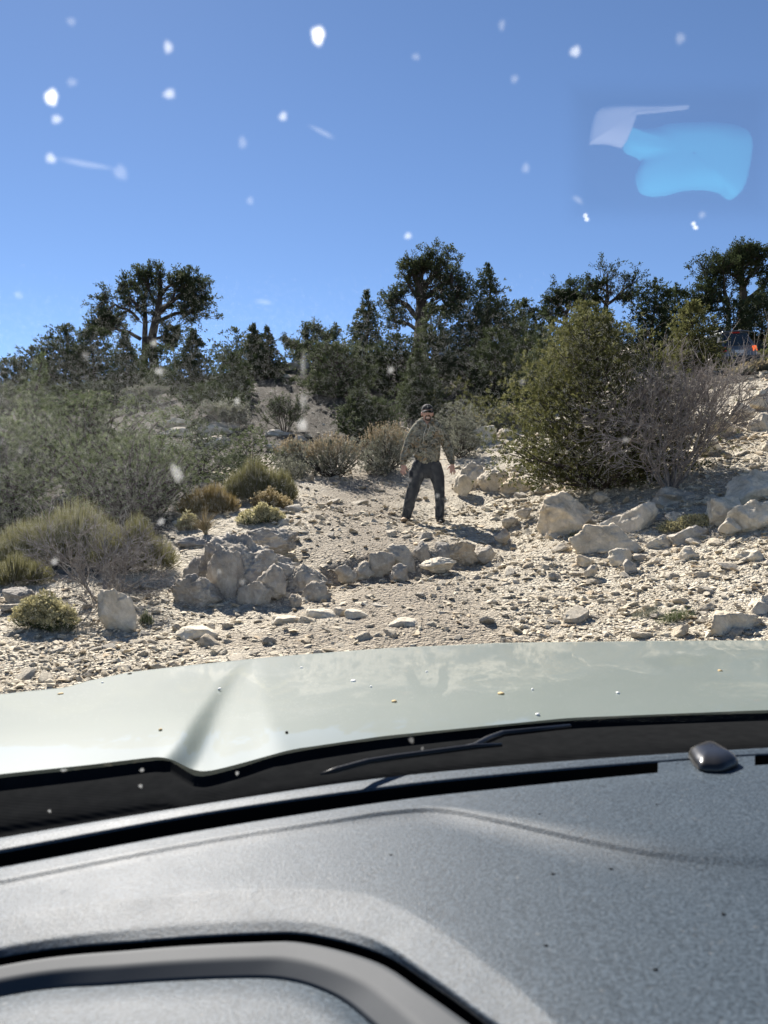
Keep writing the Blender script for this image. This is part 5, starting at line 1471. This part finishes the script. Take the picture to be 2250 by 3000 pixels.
def build_man():
    s = 0.000955                                       # metres per pixel of the enlargement the pose was read from
    d = 12.2
    foot_px = 1120 + 680 * 0.1808
    base = ground_at(foot_px, d) + np.array([0, 0, 0.035])
    man = thing('person', 'man in black cap, sunglasses and camouflage hoodie standing with legs apart on the track', 'person', base)
    Q = lambda x, z, y=0.0: np.array([(x - 680) * s, y, (2045 - z) * s])
    # ---- body: head, neck, trunk, arms with hands, legs, one continuous surface
    g = Geo()
    hx, hz = 728, 300
    ball(g, Q(728, 268, 0.0), (0.080, 0.098, 0.105)); ball(g, Q(728, 330, -0.018), (0.068, 0.075, 0.085)); ell_chain(g, [Q(728, 400, -0.055), Q(728, 412, -0.06)], 0.034, 0.028)
    ell_chain(g, [Q(690, 345, -0.045), Q(700, 395, -0.05), Q(728, 408, -0.055), Q(756, 395, -0.05), Q(766, 345, -0.045)], 0.026, 0.03)
    ell_chain(g, [Q(730, 292, -0.09), Q(730, 322, -0.107), Q(730, 330, -0.1)], [0.010, 0.015, 0.016], [0.01, 0.014, 0.012])    # nose
    for sx in (-1, 1):                                                                                              # ears
        ell_chain(g, [Q(728 + sx * 90, 285, 0.01), Q(728 + sx * 90, 330, 0.005)], [0.012, 0.010], [0.022, 0.016])
        ball(g, Q(728 + sx * 48, 325, -0.062), (0.026, 0.022, 0.024), 2)
    ell_chain(g, [Q(720, 400, 0.0), Q(715, 500, 0.02)], [0.058, 0.066], [0.06, 0.065])
    ell_chain(g, [Q(712, 520, 0.02), Q(715, 700, 0.0), Q(718, 900, 0.0), Q(722, 1080, 0.01)], [0.16, 0.17, 0.15, 0.155], [0.09, 0.11, 0.1, 0.1])
    arms = {-1: [Q(560, 520, 0.02), Q(430, 800, 0.03), Q(345, 1110, -0.10)], 1: [Q(890, 510, 0.02), Q(1040, 790, 0.03), Q(1118, 1095, -0.10)]}
    for sx, a in arms.items():
        ell_chain(g, a, [0.055, 0.045, 0.028], [0.055, 0.045, 0.026])
    legs = {-1: [Q(610, 1120, 0.01), Q(500, 1530, -0.03), Q(395, 1960, 0.03)], 1: [Q(835, 1120, 0.01), Q(925, 1550, -0.03), Q(925, 1975, -0.05)]}
    for sx, a in legs.items():
        ell_chain(g, a, [0.085, 0.058, 0.04], [0.085, 0.06, 0.042])
    # hands: palm and five fingers each
    def hand(w, palm, fingers, thumb):
        ell_chain(g, [w, palm * 0.5 + w * 0.5, palm], [0.027, 0.036, 0.040], [0.02, 0.018, 0.017])
        for f in fingers: ell_chain(g, f, [0.0098, 0.0095, 0.0085], None, 10)
        ell_chain(g, thumb, [0.0125, 0.0115, 0.0095], None, 10)
    hand(Q(342, 1120, -0.10), Q(340, 1195, -0.125),
         [[Q(312, 1205, -0.125), Q(297, 1240, -0.14), Q(300, 1266, -0.145)], [Q(328, 1215, -0.128), Q(318, 1262, -0.145), Q(324, 1292, -0.148)], [Q(346, 1215, -0.128), Q(344, 1266, -0.145), Q(350, 1298, -0.146)], [Q(364, 1208, -0.125), Q(370, 1250, -0.138), Q(380, 1280, -0.14)]],
         [Q(368, 1150, -0.12), Q(390, 1190, -0.14), Q(403, 1226, -0.15)])
    hand(Q(1118, 1105, -0.10), Q(1122, 1190, -0.125),
         [[Q(1150, 1200, -0.125), Q(1166, 1235, -0.14), Q(1170, 1262, -0.145)], [Q(1134, 1210, -0.128), Q(1144, 1256, -0.145), Q(1146, 1286, -0.148)], [Q(1114, 1212, -0.128), Q(1112, 1260, -0.145), Q(1113, 1292, -0.146)], [Q(1096, 1205, -0.125), Q(1086, 1246, -0.138), Q(1082, 1276, -0.14)]],
         [Q(1094, 1146, -0.12), Q(1062, 1178, -0.14), Q(1038, 1212, -0.15)])
    solidify_union(g, 'body', M['skin'], 0.0062, 1, man)
    # ---- hoodie
    g = Geo()
    ell_chain(g, [Q(716, 495, 0.03), Q(714, 560, 0.02), Q(714, 700, 0.0), Q(722, 860, 0.0), Q(728, 975, 0.0), Q(730, 1012, 0.0)], [0.155, 0.195, 0.205, 0.205, 0.203, 0.19], [0.085, 0.125, 0.14, 0.145, 0.14, 0.125], 28)
    ell_chain(g, [Q(600, 480, 0.03), Q(720, 440, 0.045), Q(845, 470, 0.03)], [0.075, 0.08, 0.075], [0.075, 0.075, 0.075])
    ell_chain(g, [Q(575, 525, 0.02), Q(490, 660, 0.03), Q(415, 820, 0.03), Q(360, 980, -0.03), Q(342, 1085, -0.085)], [0.088, 0.080, 0.072, 0.062, 0.046], [0.088, 0.082, 0.074, 0.062, 0.046])
    ell_chain(g, [Q(875, 520, 0.02), Q(975, 650, 0.03), Q(1045, 800, 0.03), Q(1095, 970, -0.03), Q(1116, 1072, -0.085)], [0.088, 0.080, 0.072, 0.062, 0.046], [0.088, 0.082, 0.074, 0.062, 0.046])
    solidify_union(g, 'hoodie', M['camo'], 0.0105, 3, man, 0.011, 9, 5, (1, 1, 1.4))
    g = Geo()                                          # hood lying round the neck, cuffs and hem band
    ell_chain(g, [Q(690, 490, -0.105), Q(630, 425, -0.03), Q(625, 410, 0.07), Q(720, 415, 0.13), Q(825, 405, 0.07), Q(815, 420, -0.03), Q(755, 488, -0.105)], [0.022, 0.036, 0.045, 0.05, 0.045, 0.036, 0.022], [0.02, 0.034, 0.045, 0.05, 0.045, 0.034, 0.02])
    solidify_union(g, 'hood_collar', M['camo'], 0.008, 3, man, 0.006, 12, 6)
    for c in (arms[-1], arms[1]):
        g = Geo(); e = c[2]; ax = unit(c[2] - c[1])
        ell_chain(g, [e - ax * 0.035, e + ax * 0.005], [0.044, 0.040], None)
        solidify_union(g, 'cuff', M['camo'], 0.007, 1, man)
    # ---- trousers
    g = Geo()
    ell_chain(g, [Q(722, 990, 0.01), Q(722, 1080, 0.01), Q(722, 1170, 0.01)], [0.178, 0.192, 0.175], [0.115, 0.125, 0.115], 24)
    ell_chain(g, [Q(610, 1140, 0.01), Q(560, 1300, -0.01), Q(495, 1540, -0.03), Q(440, 1760, 0.0), Q(392, 1965, 0.025)], [0.115, 0.118, 0.090, 0.082, 0.074], [0.115, 0.115, 0.095, 0.085, 0.078])
    ell_chain(g, [Q(835, 1140, 0.01), Q(885, 1300, -0.01), Q(925, 1540, -0.03), Q(932, 1760, -0.03), Q(922, 1965, -0.04)], [0.110, 0.112, 0.078, 0.067, 0.062], [0.112, 0.112, 0.092, 0.08, 0.075])
    ell_chain(g, [Q(470, 1250, 0.0), Q(455, 1400, -0.01)], [0.04, 0.045], [0.07, 0.07]); ell_chain(g, [Q(950, 1260, 0.0), Q(965, 1420, -0.01)], [0.036, 0.04], [0.07, 0.07])
    solidify_union(g, 'trousers', M['denim'], 0.0105, 2, man, 0.010, 7, 9, (1.2, 1.2, 1.0))
    # ---- boots
    for cx, cz, yy, mt, out in ((372, 2020, 0.03, 'sunlit_boot', -22), (925, 2040, -0.05, 'shaded_boot_sole', 18)):
        g = Geo()
        ell_chain(g, [Q(cx + 25 if out < 0 else cx, cz - 65, yy + 0.02), Q(cx + 15 if out < 0 else cx, cz - 15, yy + 0.02)], [0.052, 0.055], [0.058, 0.065])
        ell_chain(g, [Q(cx, cz - 8, yy + 0.06), Q(cx + out * 0.6, cz - 2, yy - 0.06), Q(cx + out * 1.6, cz + 6, yy - 0.16)], [0.048, 0.052, 0.042], [0.046, 0.045, 0.034], fwd=(0, 0, 1))
        b = solidify_union(g, 'boot', M[mt], 0.008, 2, man)
        b['label'] = 'boot painted in its sunlit tan' if mt == 'sunlit_boot' else 'boot painted dark as in shade'
        g = Geo()
        ell_chain(g, [Q(cx, cz + 28, yy + 0.07), Q(cx + out * 0.6, cz + 32, yy - 0.06), Q(cx + out * 1.7, cz + 36, yy - 0.175)], [0.049, 0.054, 0.044], [0.016, 0.016, 0.014], fwd=(0, 0, 1))
        solidify_union(g, 'sole', M['shaded_boot_sole'], 0.007, 1, b)
    # ---- cap with brim
    V, T = ico(4)
    cap_c = Q(730, 245, 0.005)
    W = V * np.array([0.094, 0.112, 0.098]); keep = W[:, 2] > -0.012
    Tk = T[keep[T].all(1)]
    W[:, 2] = np.maximum(W[:, 2], -0.012)
    cp = link('cap', mkmesh('cap', W + cap_c, Tk, M['cap'], True), man)
    th = np.linspace(-1.15, 1.15, 25); rows_b = []
    for f in (0.0, 0.35, 0.7, 1.0):
        r_ = 0.095 + 0.0 * f
        x = np.sin(th) * (0.092 - 0.010 * f); y = -np.cos(th) * (0.085) - 0.075 * f * np.cos(th) ** 0.5 - 0.018
        zc = -0.004 - 0.020 * f - 0.022 * (np.sin(th) ** 2) * (0.3 + 0.7 * f)
        rows_b.append(np.stack([x, y, zc], 1) + cap_c)
    Vb, Tb = loft(rows_b)
    Vb2 = Vb - np.array([0, 0, 0.004])
    Tall = np.concatenate([Tb, Tb[:, ::-1] + len(Vb)])
    br = link('brim', mkmesh('brim', np.concatenate([Vb, Vb2]), Tall, M['cap'], True), cp)
    g = Geo(); ell_chain(g, [cap_c + [-0.004, -0.099, 0.052], cap_c + [0.002, -0.106, 0.030]], [0.005, 0.004], [0.004, 0.004], 8)
    g.build('cap_badge', M['cord'], cp, True)
    # ---- sunglasses, moustache and chin beard, smile
    g = Geo()
    for sx in (-1, 1):
        ell_chain(g, [Q(734 + sx * 16, 280, -0.104), Q(734 + sx * 48, 281, -0.098), Q(734 + sx * 76, 279, -0.070)], [0.017, 0.021, 0.016], [0.008, 0.008, 0.008], 12)
        ell_chain(g, [Q(734 + sx * 80, 277, -0.066), Q(734 + sx * 88, 285, 0.01)], [0.005, 0.004], [0.004, 0.004], 8)
    ell_chain(g, [Q(724, 277, -0.105), Q(744, 277, -0.105)], [0.006, 0.006], [0.006, 0.006], 8)
    solidify_union(g, 'sunglasses', M['lens'], 0.0045, 1, man)
    g = Geo()
    ell_chain(g, [Q(694, 388, -0.072), Q(698, 352, -0.083), Q(720, 343, -0.098), Q(748, 343, -0.098), Q(772, 352, -0.083), Q(776, 388, -0.072)], [0.009, 0.010, 0.011, 0.011, 0.010, 0.009], [0.007] * 6, 10)
    ell_chain(g, [Q(700, 402, -0.075), Q(735, 418, -0.088), Q(770, 402, -0.075)], [0.014, 0.018, 0.014], [0.010, 0.012, 0.010], 10)
    solidify_union(g, 'beard', M['hair'], 0.0045, 1, man)
    g = Geo(); ell_chain(g, [Q(712, 366, -0.085), Q(734, 374, -0.092), Q(758, 366, -0.085)], [0.003, 0.0038, 0.003], [0.005] * 3, 10)
    g.build('teeth', M['teeth'], man, True)
    # ---- draw cords
    for pts in ([(708, 480), (705, 540), (668, 640), (660, 720), (648, 800)], [(762, 480), (760, 540), (735, 600), (714, 660)]):
        g = Geo(); tube(g, np.array([Q(x, z, -0.125 - 0.02 * min(1, (z - 480) / 150)) for x, z in pts]) + [0, -0.006, 0], 0.0048, 7, cap=True)
        g.build('drawcord', M['cord'], man, True)
    return man
build_man()

# ------------------------------------------------------------------ dark off-road car on the hill
def build_suv():
    d = 34.0
    bx = (2172 - CX) / F * d
    gz = float(terr(bx, d)[0])
    top = CAMZ + (CY - 985) / F * d
    H = 1.82
    root = thing('parked_car', 'dark grey off road car seen from behind on the hill among the pinyons', 'car', (bx, d, gz - 0.03), (0, math.radians(-6), math.radians(16)))
    body_m = simple('dark_blue_grey_paint', (0.05, 0.06, 0.075), 0.3, 0.5, coat=0.6)
    glass_m = simple('dark_window_glass', (0.012, 0.016, 0.016), 0.06, 0.7)
    red_m = simple('red_lamp_lens', (0.45, 0.02, 0.015), 0.25, 0.5)
    k = NT('lit_amber_taillight'); em = k.n("ShaderNodeEmission"); em.inputs[0].default_value = (1.0, 0.16, 0.04, 1); em.inputs[1].default_value = 0.5; k.l(em.outputs[0], k.out.inputs[0]); amber = k.m
    black = M['blackplastic']
    # cross-section of the shell (half width at height), tail at y=0, nose at y=+4.6
    prof = [(0.0, 0.45), (0.0, 0.98), (0.06, 1.08), (0.22, 1.72), (0.42, 1.80), (2.2, 1.82), (2.75, 1.72), (3.35, 1.12), (4.35, 0.98), (4.6, 0.8), (4.62, 0.45)]
    prof = np.array(prof)
    def halfw(y, z):
        return 0.92 - 0.26 * np.clip((z - 1.05) / 0.75, 0, 1) - 0.06 * np.clip((0.6 - z) / 0.3, 0, 1)
    rows_s = []
    for f in (-1, -0.93, -0.6, 0, 0.6, 0.93, 1):
        inset = 0.04 if abs(f) == 1 else 0.0
        rows_s.append(np.array([(f * halfw(y, z), y + inset * (1 if y < 2 else -1), z - inset * (z > 1.6)) for y, z in prof]))
    V, T = loft(rows_s)
    g = Geo(); g.add(V, T)
    for f in (0, -1):
        side = rows_s[f]; n_ = len(side); c = np.array([[side[0][0], 2.3, 0.9]])
        Vs = np.concatenate([side, c]); Ts = np.array([(i, (i + 1) % n_, n_) for i in range(n_)])
        g.add(Vs, Ts)
    b = g.build('body', body_m, root)
    def panel(name, pts, mat, parent=root, th=0.02):
        pts = np.array(pts, float); m = len(pts)
        nrm = unit(np.cross(pts[1] - pts[0], pts[2] - pts[0]))
        V = np.concatenate([pts + nrm * th, pts - nrm * th])
        me = bpy.data.meshes.new(name)
        me.from_pydata([tuple(v) for v in V], [], [tuple(range(m)), tuple(range(2 * m - 1, m - 1, -1))] + [(i, i + m, (i + 1) % m + m, (i + 1) % m) for i in range(m)])
        me.materials.append(mat)
        return link(name, me, parent)
    panel('rear_window', [(-0.66, 0.055, 1.14), (0.66, 0.055, 1.14), (0.58, 0.19, 1.66), (-0.58, 0.19, 1.66)], glass_m)
    for sx in (-1, 1):
        for y0, y1 in ((0.45, 1.15), (1.25, 2.05), (2.12, 2.85)):
            x0 = sx * (halfw(0, 1.12) + 0.002); x1 = sx * (halfw(0, 1.66) + 0.002)
            ye = y1 - (0.28 if y1 > 2.5 else 0)
            panel('side_window', [(x0, y0, 1.13), (x0, y1, 1.13), (x1, ye, 1.64), (x1, y0 + 0.06, 1.64)], glass_m)
        panel('taillight', [(sx * 0.70, -0.02, 0.86), (sx * 0.90, 0.0, 0.86), (sx * 0.87, 0.02, 1.08), (sx * 0.70, -0.0, 1.08)], amber if sx > 0 else red_m, th=0.035)
        g = Geo(); tube(g, [(sx * 0.60, 0.35, 1.80), (sx * 0.60, 0.5, 1.88), (sx * 0.60, 2.3, 1.90), (sx * 0.60, 2.5, 1.80)], 0.025, 8, cap=True)
        g.build('roof_rail', M['sensor'], root, True)
        for wy in (0.85, 3.65):
            g = Geo(); a = np.linspace(0, 2 * np.pi, 25)
            prof_w = [(0.0, 0.1), (0.22, 0.1), (0.25, 0.12), (0.38, 0.12), (0.38, -0.12), (0.2, -0.12)]
            Rw = [np.stack([sx * 0.80 + sx * np.full(25, px_), wy + r_ * np.cos(a), 0.36 + r_ * np.sin(a)], 1) for r_, px_ in prof_w]
            V, T = loft(Rw); g.add(V, T); g.build('wheel', M['rubber'], root, True)
    panel('bumper', [(-0.9, -0.08, 0.42), (0.9, -0.08, 0.42), (0.9, -0.08, 0.66), (-0.9, -0.08, 0.66)], black, th=0.07)
    panel('number_plate', [(-0.26, -0.025, 0.78), (0.26, -0.025, 0.78), (0.26, -0.025, 0.92), (-0.26, -0.025, 0.92)], simple('pale_plate', (0.55, 0.57, 0.58), 0.5), th=0.012)
    panel('brake_light', [(-0.22, 0.17, 1.68), (0.22, 0.17, 1.68), (0.22, 0.18, 1.725), (-0.22, 0.18, 1.725)], red_m, th=0.02)
    g = Geo(); ell_chain(g, [(-0.66, 0.16, 1.74), (0.0, 0.12, 1.765), (0.66, 0.16, 1.74)], [0.03, 0.035, 0.03], [0.09, 0.1, 0.09], 10)
    g.build('spoiler', body_m, root, True)
    g = Geo(); box(g, -0.75, 0.75, 0.5, 4.2, 0.25, 0.5); g.build('underbody', black, root)
    # how high the tail stands over the ground: blend the soil up by a mound under the wheels
    return root, gz
build_suv()
